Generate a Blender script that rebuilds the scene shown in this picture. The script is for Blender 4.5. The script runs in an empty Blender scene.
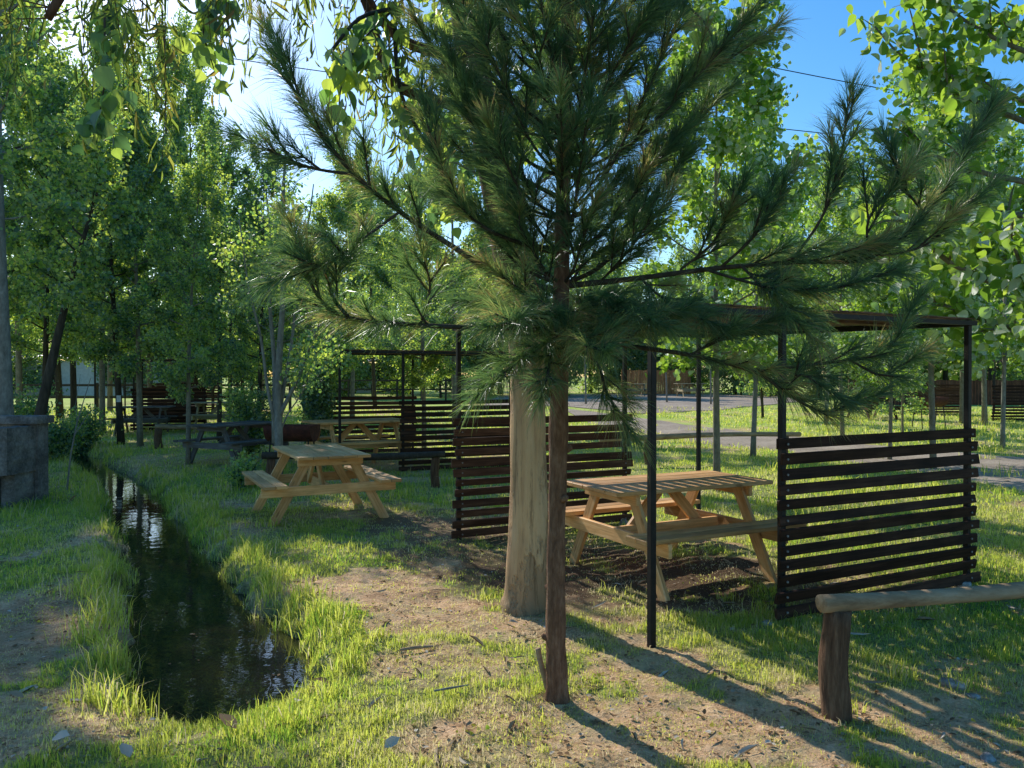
import bpy, math, random
import numpy as np
from mathutils import Vector
random.seed(7)
R = math.radians
sc = bpy.context.scene
COL = sc.collection
F, HZ, CAMH = 770.0, 377.0, 1.6
SUN_AZ = R(33.5)            # left of the view direction
SUN_EL = R(33.5)

# ------------------------------------------------------------------ noise / terrain
_lat = np.random.RandomState(3).rand(256, 256)
def vnoise(x, y, s=1.0, o=0):
    x = np.asarray(x, float) * s + 31.7 * (o + 1); y = np.asarray(y, float) * s + 17.3 * (o + 1)
    xi = np.floor(x).astype(int); yi = np.floor(y).astype(int)
    fx = x - xi; fy = y - yi; fx = fx * fx * (3 - 2 * fx); fy = fy * fy * (3 - 2 * fy)
    g = lambda a, b: _lat[a % 256, b % 256]
    return (g(xi, yi) * (1 - fx) + g(xi + 1, yi) * fx) * (1 - fy) + (g(xi, yi + 1) * (1 - fx) + g(xi + 1, yi + 1) * fx) * fy
def fbm(x, y, s=1.0, o=0):
    return (vnoise(x, y, s, o) + .5 * vnoise(x, y, s * 2.1, o + 1) + .25 * vnoise(x, y, s * 4.3, o + 2)) / 1.75
def sstep(a, b, t):
    t = np.clip((np.asarray(t, float) - a) / (b - a), 0, 1); return t * t * (3 - 2 * t)

_sy = np.array([3.4, 3.7, 3.92, 4.23, 4.85, 5.94, 7.24, 9.81, 11.7, 13.5, 15.96, 21.0, 30.0])
_sc = np.array([-1.55, -1.55, -1.58, -1.61, -1.85, -2.51, -3.24, -4.72, -5.85, -7.14, -8.95, -12.5, -19.])
_sw = np.array([-.5, -.10, .25, .42, .47, .38, .34, .27, .27, .33, .30, .3, .3])
WATER_Z = -0.12
def stream_d(x, y):
    """distance outside the waterline (negative inside)"""
    c = np.interp(y, _sy, _sc); w = np.interp(y, _sy, _sw)
    wob = (fbm(x, y, 1.7, 5) - .5) * .24 + (fbm(x, y, 6., 6) - .5) * .16
    slope = 1.0 / np.sqrt(1 + 0.85 ** 2)
    sl = np.where(np.asarray(y) > 5.2, slope, 1.0)
    d = (np.abs(np.asarray(x) - c) - w) * sl + wob
    d = np.where(np.asarray(y) < 3.85, np.maximum(d, (3.85 - np.asarray(y)) + wob), d)
    return d
def gz(x, y):
    x = np.asarray(x, float); y = np.asarray(y, float)
    z = .35 * sstep(14, 44, y) + 1.2 * sstep(50, 120, y)
    z = z + (fbm(x, y, .9, 1) - .5) * .05 + (fbm(x, y, 5., 2) - .5) * .04 * sstep(25, 12, y) + (fbm(x, y, 17., 7) - .5) * .022 * sstep(14, 8, y)
    d = stream_d(x, y)
    prof = sstep(-.12, .22, d)
    z = z * prof + (1 - prof) * (-.30)
    z = z + .025 * np.exp(-((d - .45) / .3) ** 2) * sstep(4.2, 5.2, y) - .07 * (1 - sstep(3.9, 4.5, y)) * (1 - sstep(.1, .9, d))
    return z
def G(px, py):
    d = F * CAMH / (py - HZ)
    for _ in range(30):
        x = (px - 512) / F * d
        g = float(.35 * sstep(14, 44, d) + 1.2 * sstep(50, 120, d))
        d = F * (CAMH - g) / (py - HZ)
    return Vector(((px - 512) / F * d, d, 0))
def P(px, py, d):
    return Vector(((px - 512) / F * d, d, CAMH + (HZ - py) / F * d))
def XY(px, d): return ((px - 512) / F * d, d)

_patch = [  # x, y, rx, ry, rot, strength
    (-1.15, 5.75, .75, .75, 0, 1.), (-.55, 5.1, .5, .4, 0, .9), (-.25, 4.2, .35, .35, 0, .7), (.0, 5.0, .5, .4, 0, .9), (.3, 3.75, .3, .2, 0, .8), (-.35, 6.4, .6, .7, 0, .8), (-.1, 3.2, .3, .15, 0, .6), (-.55, 6.7, .5, .9, 0, .9), (-.5, 4.3, .3, .25, .4, .8), (.5, 3.3, .5, .3, 0, .85), (2.6, 3.9, .6, .3, 0, .6),
    (1.25, 3.55, 1.1, .42, .0, 1.0), (.75, 4.2, .5, .25, .6, .9), (2.1, 3.2, .8, .3, -.3, .9),
    (.95, 6.2, 1.5, 1.0, .4, 1.0), (2.2, 6.0, .7, .7, .4, .75), (.35, 5.5, .6, .45, 0, .85),
    (-2.95, 4.6, .6, 1.1, .2, 1.0), (-3.2, 5.8, .45, .6, 0, .7), (-.75, 8.0, .75, 1.3, .2, .95), (-2.0, 9.3, .7, .7, 0, .5),
    (-2.6, 3.4, .7, .7, 0, .9), (-2.0, 14.2, 1.6, 1.3, .3, .8), (-5.5, 15, 2.2, 1.5, 0, .6), (3.2, 2.9, .9, .3, 0, .6),
    (-6.5, 18.5, 5., 1.6, 0, .5)]
def bare(x, y):
    x = np.asarray(x, float); y = np.asarray(y, float)
    b = np.zeros(np.broadcast(x, y).shape)
    n = (fbm(x, y, 2.6, 9) - .5) * 2.0 + (fbm(x, y, 9., 10) - .5) * 1.1
    for (cx, cy, rx, ry, a, s) in _patch:
        u = (x - cx) * math.cos(a) + (y - cy) * math.sin(a); v = -(x - cx) * math.sin(a) + (y - cy) * math.cos(a)
        r = np.sqrt((u / rx) ** 2 + (v / ry) ** 2)
        b = np.maximum(b, s * (1 - sstep(.6, 1.35, r + n)))
    b = np.maximum(b, .8 * sstep(.60, .74, fbm(x, y, 1.3, 14)))
    return np.clip(b, 0, 1)

# ------------------------------------------------------------------ materials
def newmat(name):
    m = bpy.data.materials.new(name); m.use_nodes = True
    nt = m.node_tree; nt.nodes.clear()
    return m, nt
def N(nt, t, **kw):
    n = nt.nodes.new(t)
    for k, v in kw.items():
        if k.startswith('i_'):
            n.inputs[k[2:].replace('_', ' ')].default_value = v
        else: setattr(n, k, v)
    return n
def ramp(nt, stops, fac):
    r = nt.nodes.new('ShaderNodeValToRGB'); e = r.color_ramp.elements
    while len(e) < len(stops): e.new(.5)
    for i, (p, c) in enumerate(stops):
        e[i].position = p; e[i].color = (c[0], c[1], c[2], 1)
    nt.links.new(fac, r.inputs[0]); return r.outputs[0]
def noise(nt, vec, scale, detail=5, rough=.6, stretch=None):
    if stretch is not None:
        mp = N(nt, 'ShaderNodeMapping'); mp.inputs['Scale'].default_value = stretch
        nt.links.new(vec, mp.inputs[0]); vec = mp.outputs[0]
    n = N(nt, 'ShaderNodeTexNoise'); n.inputs['Scale'].default_value = scale
    n.inputs['Detail'].default_value = detail; n.inputs['Roughness'].default_value = rough
    nt.links.new(vec, n.inputs['Vector']); return n.outputs['Fac']
def mixc(nt, fac, a, b, mode='MIX'):
    m = nt.nodes.new('ShaderNodeMix'); m.data_type = 'RGBA'; m.blend_type = mode
    for s, v in ((m.inputs[0], fac), (m.inputs[6], a), (m.inputs[7], b)):
        if hasattr(v, 'is_output') or isinstance(v, bpy.types.NodeSocket): nt.links.new(v, s)
        elif isinstance(v, (tuple, list)): s.default_value = (v[0], v[1], v[2], 1)
        else: s.default_value = v
    return m.outputs[2]
def mathn(nt, op, a, b=0.0, clamp=False):
    m = nt.nodes.new('ShaderNodeMath'); m.operation = op; m.use_clamp = clamp
    for s, v in ((m.inputs[0], a), (m.inputs[1], b)):
        if isinstance(v, bpy.types.NodeSocket): nt.links.new(v, s)
        else: s.default_value = v
    return m.outputs[0]
def finish(nt, shader):
    o = nt.nodes.new('ShaderNodeOutputMaterial'); nt.links.new(shader, o.inputs[0])
def principled(nt, col, rough=.8, bump=None, bstr=.3, bdist=.01, spec=.3, metal=0.):
    p = nt.nodes.new('ShaderNodeBsdfPrincipled')
    if isinstance(col, bpy.types.NodeSocket): nt.links.new(col, p.inputs['Base Color'])
    else: p.inputs['Base Color'].default_value = (*col, 1)
    if isinstance(rough, bpy.types.NodeSocket): nt.links.new(rough, p.inputs['Roughness'])
    else: p.inputs['Roughness'].default_value = rough
    p.inputs['Specular IOR Level'].default_value = spec; p.inputs['Metallic'].default_value = metal
    if bump is not None:
        b = nt.nodes.new('ShaderNodeBump'); b.inputs['Strength'].default_value = bstr; b.inputs['Distance'].default_value = bdist
        nt.links.new(bump, b.inputs['Height']); nt.links.new(b.outputs[0], p.inputs['Normal'])
    return p.outputs[0]
def attr(nt, name):
    a = nt.nodes.new('ShaderNodeAttribute'); a.attribute_name = name; return a.outputs['Fac']

def leaf_mat(name, stops, trans, under=None, tfac=.5, rough=.45, spec=.35):
    m, nt = newmat(name)
    r = attr(nt, 'rnd')
    col = ramp(nt, stops, r)
    tcol = ramp(nt, trans, r)
    if under is not None:
        g = nt.nodes.new('ShaderNodeNewGeometry')
        col = mixc(nt, g.outputs['Backfacing'], col, under)
    p = principled(nt, col, rough, spec=spec)
    t = nt.nodes.new('ShaderNodeBsdfTranslucent'); nt.links.new(tcol, t.inputs[0])
    mx = nt.nodes.new('ShaderNodeMixShader'); mx.inputs[0].default_value = tfac
    nt.links.new(p, mx.inputs[1]); nt.links.new(t.outputs[0], mx.inputs[2])
    finish(nt, mx.outputs[0]); return m
def bark_mat(name, c0, c1, c2, scale=14, stretch=(1, 1, .18), bstr=.7, bdist=.012, rough=.9, moss=None, blotch=None):
    m, nt = newmat(name)
    tc = nt.nodes.new('ShaderNodeTexCoord').outputs['Object']
    n1 = noise(nt, tc, scale, 8, .65, stretch); n2 = noise(nt, tc, 2.2, 4, .6)
    n3 = noise(nt, tc, scale * 3.5, 6, .7, stretch)
    col = ramp(nt, [(.32, c0), (.5, c1), (.68, c2)], mathn(nt, 'ADD', mathn(nt, 'MULTIPLY', n1, .65), mathn(nt, 'MULTIPLY', n3, .35)))
    col = mixc(nt, mathn(nt, 'MULTIPLY', n2, .6), col, tuple(v * .45 for v in c1))
    h = mathn(nt, 'ADD', n1, mathn(nt, 'MULTIPLY', n3, .4))
    if blotch:
        nb = noise(nt, tc, 3.2, 6, .75, (1, 1, .35)); e = ramp(nt, [(.50, (0, 0, 0)), (.56, (1, 1, 1))], nb); col = mixc(nt, mathn(nt, 'MULTIPLY', e, .75), col, blotch)
        nk = noise(nt, tc, 20, 6, .8, (1, 1, .06)); k = ramp(nt, [(.55, (0, 0, 0)), (.63, (1, 1, 1))], nk); col = mixc(nt, mathn(nt, 'MULTIPLY', k, .7), col, tuple(v * .25 for v in c1))
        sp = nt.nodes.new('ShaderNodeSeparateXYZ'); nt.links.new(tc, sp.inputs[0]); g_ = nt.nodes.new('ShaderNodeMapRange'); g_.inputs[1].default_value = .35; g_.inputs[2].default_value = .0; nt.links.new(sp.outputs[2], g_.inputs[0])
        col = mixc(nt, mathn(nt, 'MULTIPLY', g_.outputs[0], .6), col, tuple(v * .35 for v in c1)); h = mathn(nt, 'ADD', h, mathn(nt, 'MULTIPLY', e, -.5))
    finish(nt, principled(nt, col, rough, h, bstr, bdist, .15)); return m
def wood_mat(name, c0, c1, c2, rough=.6, bstr=.25, spec=.3, knots=True, dirt=.3):
    m, nt = newmat(name)
    uv = nt.nodes.new('ShaderNodeUVMap').outputs[0]; r = attr(nt, 'rnd')
    cb = nt.nodes.new('ShaderNodeCombineXYZ'); nt.links.new(mathn(nt, 'MULTIPLY', r, 37.), cb.inputs[2])
    va = nt.nodes.new('ShaderNodeVectorMath'); va.operation = 'ADD'
    nt.links.new(uv, va.inputs[0]); nt.links.new(cb.outputs[0], va.inputs[1]); v = va.outputs[0]
    n1 = noise(nt, v, 1.0, 7, .62, (3.0, 70, 1)); n2 = noise(nt, v, 1.0, 5, .6, (2.5, 14, 1)); n3 = noise(nt, v, 5.0, 4, .6)
    f = mathn(nt, 'ADD', mathn(nt, 'MULTIPLY', n1, .5), mathn(nt, 'MULTIPLY', n2, .5))
    col = ramp(nt, [(.34, c0), (.5, c1), (.64, c2)], f)
    col = mixc(nt, mathn(nt, 'MULTIPLY', mathn(nt, 'SUBTRACT', n3, .35, True), dirt * 3), col, tuple(x * .5 for x in c0))
    br = mathn(nt, 'ADD', mathn(nt, 'MULTIPLY', r, .55), .66)
    cc = nt.nodes.new('ShaderNodeVectorMath'); cc.operation = 'SCALE'; nt.links.new(col, cc.inputs[0]); nt.links.new(br, cc.inputs[3])
    col = cc.outputs[0]
    if knots:
        vo = nt.nodes.new('ShaderNodeTexVoronoi'); vo.inputs['Scale'].default_value = 1.0
        mp = N(nt, 'ShaderNodeMapping'); mp.inputs['Scale'].default_value = (2.6, 8, 1); nt.links.new(v, mp.inputs[0]); nt.links.new(mp.outputs[0], vo.inputs['Vector'])
        k = ramp(nt, [(.07, (1, 1, 1)), (.13, (0, 0, 0))], vo.outputs['Distance'])
        col = mixc(nt, mathn(nt, 'MULTIPLY', k, .6), col, tuple(x * .35 for x in c0))
    finish(nt, principled(nt, col, rough, f, bstr, .004, spec)); return m

M = {}
M['poplar'] = leaf_mat('poplar_leaf', [(0, (.045, .085, .095)), (.5, (.08, .14, .13)), (1, (.14, .22, .12))],  # bluish leaf base stands in for a hazy veil over the left trees
                       [(0, (.07, .16, .07)), (.35, (.24, .46, .08)), (.55, (.70, .88, .10)), (1, (.85, .92, .12))], (.24, .31, .27), .58)  # bright upper stops paint yellow-green glints on random leaves
M['silver'] = leaf_mat('silver_poplar_leaf', [(0, (.05, .12, .03)), (.6, (.085, .17, .035)), (1, (.17, .22, .05))],
                       [(0, (.22, .45, .04)), (.6, (.48, .70, .06)), (1, (.80, .90, .10))], (.66, .70, .60), .52)
M['far'] = leaf_mat('far_leaf', [(0, (.05, .09, .09)), (.5, (.085, .15, .11)), (1, (.16, .23, .11))],  # lifted bluish base imitates haze over distant foliage
                    [(0, (.12, .24, .07)), (.4, (.40, .60, .07)), (1, (.75, .84, .10))], (.2, .27, .2), .52)
M['euc'] = leaf_mat('eucalyptus_leaf', [(0, (.035, .07, .03)), (.6, (.07, .09, .035)), (1, (.20, .09, .035))],
                    [(0, (.22, .38, .05)), (.6, (.50, .58, .08)), (1, (.62, .36, .10))], None, .5)
M['needle'] = leaf_mat('pine_needle', [(0, (.045, .085, .06)), (.5, (.075, .135, .075)), (.85, (.18, .24, .11)), (1, (.34, .23, .12))],
                       [(0, (.14, .28, .09)), (.5, (.30, .48, .11)), (.85, (.72, .82, .2)), (1, (.6, .38, .15))], None, .46, .34, .6)
M['grass'] = leaf_mat('grass_blade', [(0, (.09, .17, .035)), (.45, (.23, .275, .06)), (.72, (.34, .38, .11)), (.86, (.60, .52, .27)), (1, (.64, .53, .33))],
                      [(0, (.34, .62, .06)), (.45, (.84, .85, .11)), (.72, (.90, .92, .20)), (.86, (.80, .70, .32)), (1, (.80, .66, .40))], None, .58, .55, .25)
M['litter'] = leaf_mat('dry_leaf', [(0, (.12, .07, .035)), (.5, (.26, .155, .08)), (.8, (.42, .32, .2)), (1, (.60, .54, .44))],
                       [(0, (.10, .05, .02)), (1, (.3, .2, .08))], None, .15, .85, .04)
M['pinebark'] = bark_mat('pine_bark', (.05, .024, .014), (.25, .13, .075), (.48, .29, .18), 30, (1, 1, .22), 1.0, .03)
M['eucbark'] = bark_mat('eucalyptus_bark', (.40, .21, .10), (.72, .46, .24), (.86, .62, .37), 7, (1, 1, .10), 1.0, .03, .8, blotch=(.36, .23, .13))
M['eucdark'] = bark_mat('brown_peeling_bark', (.04, .022, .014), (.14, .075, .05), (.24, .14, .09), 9, (1, 1, .2), .8, .02)
M['popbark'] = bark_mat('poplar_bark', (.10, .085, .06), (.24, .21, .15), (.38, .35, .27), 16, (1, 1, .5), .5, .01)
M['greybark'] = bark_mat('grey_bark', (.10, .095, .08), (.25, .24, .20), (.42, .41, .36), 16, (1, 1, .4), .4, .008)
M['darkbark'] = bark_mat('dark_bark', (.022, .018, .014), (.07, .058, .042), (.13, .11, .08), 12, (1, 1, .25), .8, .015)
M['stump'] = bark_mat('stump_bark', (.035, .018, .010), (.17, .095, .055), (.36, .22, .13), 30, (1, 1, .12), 1.0, .02)
M['rail'] = bark_mat('grey_debarked_log', (.15, .085, .045), (.42, .29, .17), (.62, .47, .31), 12, (.12, 1, 1), .5, .008)
M['table'] = wood_mat('pine_plank', (.50, .24, .075), (.80, .43, .16), (.92, .60, .29), .6)
M['tableold'] = wood_mat('weathered_plank', (.07, .06, .05), (.145, .13, .115), (.23, .215, .19), .8)
M['tablepale'] = wood_mat('yellowed_plank', (.22, .18, .10), (.38, .32, .19), (.5, .43, .28), .7)
M['slat'] = wood_mat('dark_stained_slat', (.016, .008, .005), (.046, .021, .012), (.085, .042, .025), .7, .4, .12, False)
M['slatred'] = wood_mat('redbrown_slat', (.042, .018, .010), (.10, .048, .027), (.18, .095, .055), .75, .4, .15, False)
M['roofb'] = wood_mat('roof_board', (.07, .035, .02), (.15, .075, .042), (.25, .14, .08), .7, .3, .2)
M['redfence'] = wood_mat('orange_board', (.50, .15, .05), (.85, .30, .10), (.92, .46, .20), .7, .3, .2)
def steel():
    m, nt = newmat('black_steel'); tc = nt.nodes.new('ShaderNodeTexCoord').outputs['Object']
    n = noise(nt, tc, 18, 5); col = ramp(nt, [(.35, (.007, .007, .007)), (.7, (.02, .018, .017))], n)
    finish(nt, principled(nt, col, .5, n, .1, .003, .25)); return m
M['steel'] = steel()
def rust():
    m, nt = newmat('rusty_barrel'); tc = nt.nodes.new('ShaderNodeTexCoord').outputs['Object']
    n = noise(nt, tc, 7, 7, .7); col = ramp(nt, [(.3, (.03, .012, .010)), (.55, (.10, .03, .022)), (.75, (.20, .07, .04))], n)
    finish(nt, principled(nt, col, .7, n, .2, .004, .3)); return m
M['rust'] = rust()
def concrete(name='old_concrete', k=1.0):
    m, nt = newmat(name); tc = nt.nodes.new('ShaderNodeTexCoord').outputs['Object']
    a = noise(nt, tc, 3.2, 8, .7); b = noise(nt, tc, 28, 6, .7)
    col = ramp(nt, [(.30, (.04 * k, .036 * k, .032 * k)), (.47, (.20 * k, .18 * k, .16 * k)), (.62, (.42 * k, .38 * k, .34 * k))], mathn(nt, 'ADD', mathn(nt, 'MULTIPLY', a, .6), mathn(nt, 'MULTIPLY', b, .4)))
    finish(nt, principled(nt, col, .92, mathn(nt, 'ADD', a, mathn(nt, 'MULTIPLY', b, .6)), .8, .02, .2)); return m
M['conc'] = concrete(k=.68)
M['stone'] = concrete('stone', 1.3)
def plain(name, c, rough=.8, sc_=6):
    m, nt = newmat(name); tc = nt.nodes.new('ShaderNodeTexCoord').outputs['Object']
    n = noise(nt, tc, sc_, 6); col = mixc(nt, n, tuple(v * .6 for v in c), tuple(min(1, v * 1.3) for v in c))
    finish(nt, principled(nt, col, rough, n, .2, .01, .2)); return m
M['white'] = plain('whitewash', (.62, .62, .60)); M['roofgrey'] = plain('grey_sheet', (.25, .26, .27), .5)
M['boltm'] = plain('zinc', (.22, .20, .18), .5, 30); M['glassd'] = plain('dark_window', (.03, .035, .04), .15)
M['charcoal'] = plain('charcoal', (.012, .012, .012), .95, 20)
M['gravel'] = None
def ground_mat():
    m, nt = newmat('grass_soil'); tc = nt.nodes.new('ShaderNodeTexCoord').outputs['Object']
    gr = attr(nt, 'grassy'); wet = attr(nt, 'wet'); dk = attr(nt, 'damp')
    a = noise(nt, tc, 1.1, 6, .6); b = noise(nt, tc, 9, 8, .7); c = noise(nt, tc, 60, 5, .7)
    fine = mathn(nt, 'ADD', mathn(nt, 'MULTIPLY', b, .5), mathn(nt, 'MULTIPLY', c, .5))
    soil = ramp(nt, [(.33, (.17, .09, .045)), (.47, (.58, .345, .18)), (.64, (.88, .60, .36))], fine)
    d2 = noise(nt, tc, 3.3, 7, .7); d3 = noise(nt, tc, 22, 6, .75)
    soil = mixc(nt, ramp(nt, [(.48, (0, 0, 0)), (.66, (.75, .75, .75))], d2), soil, mixc(nt, d3, (.26, .20, .09), (.70, .58, .32)))
    soil = mixc(nt, ramp(nt, [(.56, (0, 0, 0)), (.66, (.8, .8, .8))], d3), soil, (.10, .06, .035))
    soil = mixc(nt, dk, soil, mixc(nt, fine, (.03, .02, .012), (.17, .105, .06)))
    far = ramp(nt, [(.32, (.20, .27, .05)), (.5, (.42, .50, .10)), (.66, (.66, .64, .24))], mathn(nt, 'ADD', mathn(nt, 'MULTIPLY', a, .4), mathn(nt, 'MULTIPLY', fine, .6)))  # brighter grass colour puts the sunlit look of the distant field into the ground
    near = ramp(nt, [(.34, (.09, .095, .03)), (.50, (.26, .27, .08)), (.66, (.52, .46, .24))], fine)
    sep = nt.nodes.new('ShaderNodeSeparateXYZ'); nt.links.new(tc, sep.inputs[0])
    mr = nt.nodes.new('ShaderNodeMapRange'); mr.inputs[1].default_value = 9; mr.inputs[2].default_value = 26
    nt.links.new(sep.outputs[1], mr.inputs[0])
    grass = mixc(nt, mr.outputs[0], near, far)
    col = mixc(nt, gr, soil, grass)
    col = mixc(nt, wet, col, (.022, .017, .011))
    h = mathn(nt, 'ADD', b, mathn(nt, 'MULTIPLY', c, .5))
    finish(nt, principled(nt, col, .95, h, .9, .03, .1)); return m
M['ground'] = ground_mat()
def gravel_mat():
    m, nt = newmat('grey_gravel'); tc = nt.nodes.new('ShaderNodeTexCoord').outputs['Object']
    a = noise(nt, tc, .8, 5, .6); b = noise(nt, tc, 14, 8, .75)
    col = ramp(nt, [(.35, (.18, .14, .105)), (.5, (.36, .285, .215)), (.68, (.52, .43, .335))], mathn(nt, 'ADD', mathn(nt, 'MULTIPLY', a, .4), mathn(nt, 'MULTIPLY', b, .6)))
    finish(nt, principled(nt, col, .95, b, .6, .03, .1)); return m
M['gravel'] = gravel_mat()
def water_mat():
    m, nt = newmat('ditch_water'); tc = nt.nodes.new('ShaderNodeTexCoord').outputs['Object']
    a = noise(nt, tc, 6, 3, .5); b = noise(nt, tc, 1.3, 4, .6)
    col = ramp(nt, [(.35, (.008, .010, .007)), (.7, (.026, .021, .012))], b)
    p = nt.nodes.new('ShaderNodeBsdfPrincipled'); nt.links.new(col, p.inputs['Base Color'])
    p.inputs['Roughness'].default_value = .02; p.inputs['IOR'].default_value = 1.42; p.inputs['Specular IOR Level'].default_value = .9
    bp = nt.nodes.new('ShaderNodeBump'); bp.inputs['Strength'].default_value = .10; bp.inputs['Distance'].default_value = .02
    nt.links.new(a, bp.inputs['Height']); nt.links.new(bp.outputs[0], p.inputs['Normal'])
    finish(nt, p.outputs[0]); return m
M['water'] = water_mat()

# ------------------------------------------------------------------ mesh builders
class MB:
    def __init__(s): s.v = []; s.f = []; s.uv = []; s.r = []
    def quadset(s, vs, fs, uvs, r):
        o = len(s.v); s.v += [tuple(v) for v in vs]
        for f, u in zip(fs, uvs): s.f.append(tuple(i + o for i in f)); s.uv += u; s.r.append(r)
    def board(s, a, b, w, t, up=(0, 0, 1), r=None, end=0.0):
        """box from a to b; w across, t along 'up'"""
        a = Vector(a); b = Vector(b); d = (b - a); L = d.length; d.normalize()
        up = Vector(up); side = d.cross(up)
        if side.length < 1e-4: side = d.cross(Vector((1, 0, 0)))
        side.normalize(); up = side.cross(d).normalized()
        sw, st = side * w / 2, up * t / 2
        e = lambda: d * random.uniform(-end, end)
        vs = []
        for base in (a, b):
            k = e()
            vs += [base - sw - st + k, base + sw - st + k, base + sw + st + k, base - sw + st + k]
        fs = [(0, 1, 5, 4), (1, 2, 6, 5), (2, 3, 7, 6), (3, 0, 4, 7), (3, 2, 1, 0), (4, 5, 6, 7)]
        u0 = random.uniform(0, 9)
        side_uv = lambda ww, o: [(u0, o), (u0, o + ww), (u0 + L, o + ww), (u0 + L, o)]
        uvs = [side_uv(w, 0), side_uv(t, w), side_uv(w, w + t), side_uv(t, 2 * w + t),
               [(u0, 0), (u0 + .02, 0), (u0 + .02, t), (u0, t)], [(u0, 0), (u0 + .02, 0), (u0 + .02, t), (u0, t)]]
        s.quadset(vs, fs, uvs, random.random() if r is None else r)
    def box(s, x0, x1, y0, y1, z0, z1):
        s.board(((x0 + x1) / 2, y0, (z0 + z1) / 2), ((x0 + x1) / 2, y1, (z0 + z1) / 2), x1 - x0, z1 - z0)
    def tube(s, pts, rad, n=8, wob=0.0, cap=True, seed=0):
        pts = [Vector(p) for p in pts]; m = len(pts)
        if not hasattr(rad, '__len__'): rad = [rad] * m
        rr = random.Random(seed); ph = [rr.uniform(0, 6.28) for _ in range(4)]
        ref = None; o = len(s.v); acc = 0; rv = random.random()
        for i, p in enumerate(pts):
            t = (pts[min(i + 1, m - 1)] - pts[max(i - 1, 0)]).normalized()
            if ref is None: ref = t.cross(Vector((0, 0, 1)) if abs(t.z) < .9 else Vector((1, 0, 0))).normalized()
            ref = (ref - t * ref.dot(t)).normalized(); b = t.cross(ref)
            for k in range(n):
                a = 2 * math.pi * k / n
                w = 1 + wob * (math.sin(2 * a + ph[0] + i * .35) + .6 * math.sin(3 * a + ph[1] - i * .5) + .5 * math.sin(5 * a + ph[2] + i * .9) + rr.uniform(-.5, .5))
                s.v.append(tuple(p + (ref * math.cos(a) + b * math.sin(a)) * rad[i] * w))
        for i in range(m - 1):
            L = (pts[i + 1] - pts[i]).length
            for k in range(n):
                k2 = (k + 1) % n
                s.f.append((o + i * n + k, o + i * n + k2, o + (i + 1) * n + k2, o + (i + 1) * n + k))
                s.uv += [(acc, k * .02), (acc, k * .02 + .02), (acc + L, k * .02 + .02), (acc + L, k * .02)]; s.r.append(rv)
            acc += L
        if cap:
            for i0, rev in ((0, True), (m - 1, False)):
                c = len(s.v); s.v.append(tuple(pts[i0]))
                for k in range(n):
                    k2 = (k + 1) % n; a, b2 = o + i0 * n + k, o + i0 * n + k2
                    s.f.append((c, b2, a) if rev else (c, a, b2)); s.uv += [(0, 0), (.01, 0), (0, .01)]; s.r.append(rv)
    def mesh(s, name, mat, off=(0, 0, 0), smooth=False):
        me = bpy.data.meshes.new(name)
        v = np.array(s.v, float) - np.array(off, float)
        me.from_pydata(v.tolist(), [], s.f)
        uvl = me.uv_layers.new(name='UVMap'); uvl.data.foreach_set('uv', np.array(s.uv, np.float32).ravel())
        a = me.attributes.new('rnd', 'FLOAT', 'FACE'); a.data.foreach_set('value', np.array(s.r, np.float32))
        if smooth: me.polygons.foreach_set('use_smooth', [True] * len(me.polygons))
        me.materials.append(mat); me.update(); return me

def np_mesh(name, V, faces, rnd, mat, smooth=False):
    """V (n,3); faces list of (k, m) int arrays; rnd per face concatenated"""
    me = bpy.data.meshes.new(name)
    me.vertices.add(len(V)); me.vertices.foreach_set('co', V.astype(np.float32).ravel())
    loops = np.concatenate([f.ravel() for f in faces]); tot = np.concatenate([np.full(len(f), f.shape[1]) for f in faces])
    st = np.concatenate([[0], np.cumsum(tot)[:-1]])
    me.loops.add(len(loops)); me.loops.foreach_set('vertex_index', loops.astype(np.int32))
    me.polygons.add(len(tot)); me.polygons.foreach_set('loop_start', st.astype(np.int32)); me.polygons.foreach_set('loop_total', tot.astype(np.int32))
    if smooth: me.polygons.foreach_set('use_smooth', np.ones(len(tot), bool))
    a = me.attributes.new('rnd', 'FLOAT', 'FACE'); a.data.foreach_set('value', rnd.astype(np.float32))
    me.materials.append(mat); me.update(calc_edges=True); me.validate(); return me

def unit(a): return a / np.maximum(np.linalg.norm(a, axis=1, keepdims=True), 1e-9)
TPL = {
    'broad': np.array([(0, 0, 0), (.03, .17, .04), (.14, .36, .09), (.32, .44, .12), (.52, .36, .11), (.72, .20, .06), (.88, .07, -.02), (1, 0, -.10), (.88, -.07, -.02), (.72, -.20, .06), (.52, -.36, .11), (.32, -.44, .10), (.14, -.36, .07), (.03, -.17, .03)]),  # leaf outlines: base, side pairs, tip ; x along, y across, z fold
    'poplar': np.array([(0, 0, 0), (.18, .36, .06), (.55, .38, .10), (1, 0, -.05), (.55, -.38, .10), (.18, -.36, .06)]),
    'sickle': np.array([(0, 0, 0), (.35, .07, .01), (.75, .15, .0), (1.0, .26, -.1), (.72, .03, .0), (.35, -.05, .01)]),
    'dry': np.array([(0, 0, 0), (.25, .28, .16), (.65, .24, .20), (1, 0, .05), (.6, -.26, .08), (.25, -.22, .05)]),
}
def leaf_geo(pos, dirs, nrm, size, tpl):
    d = unit(dirs); n = nrm - d * (nrm * d).sum(1, keepdims=True); n = unit(n); s = np.cross(n, d)
    T = TPL[tpl]; k = len(T)
    V = (pos[:, None] + size[:, None, None] * (T[None, :, 0:1] * d[:, None] + T[None, :, 1:2] * s[:, None] + T[None, :, 2:3] * n[:, None])).reshape(-1, 3)
    b = (np.arange(len(pos)) * k)[:, None]
    h = k // 2
    return V, np.concatenate([b + np.array([list(range(h + 1))]), b + np.array([[0] + list(range(h, k))])])
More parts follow.
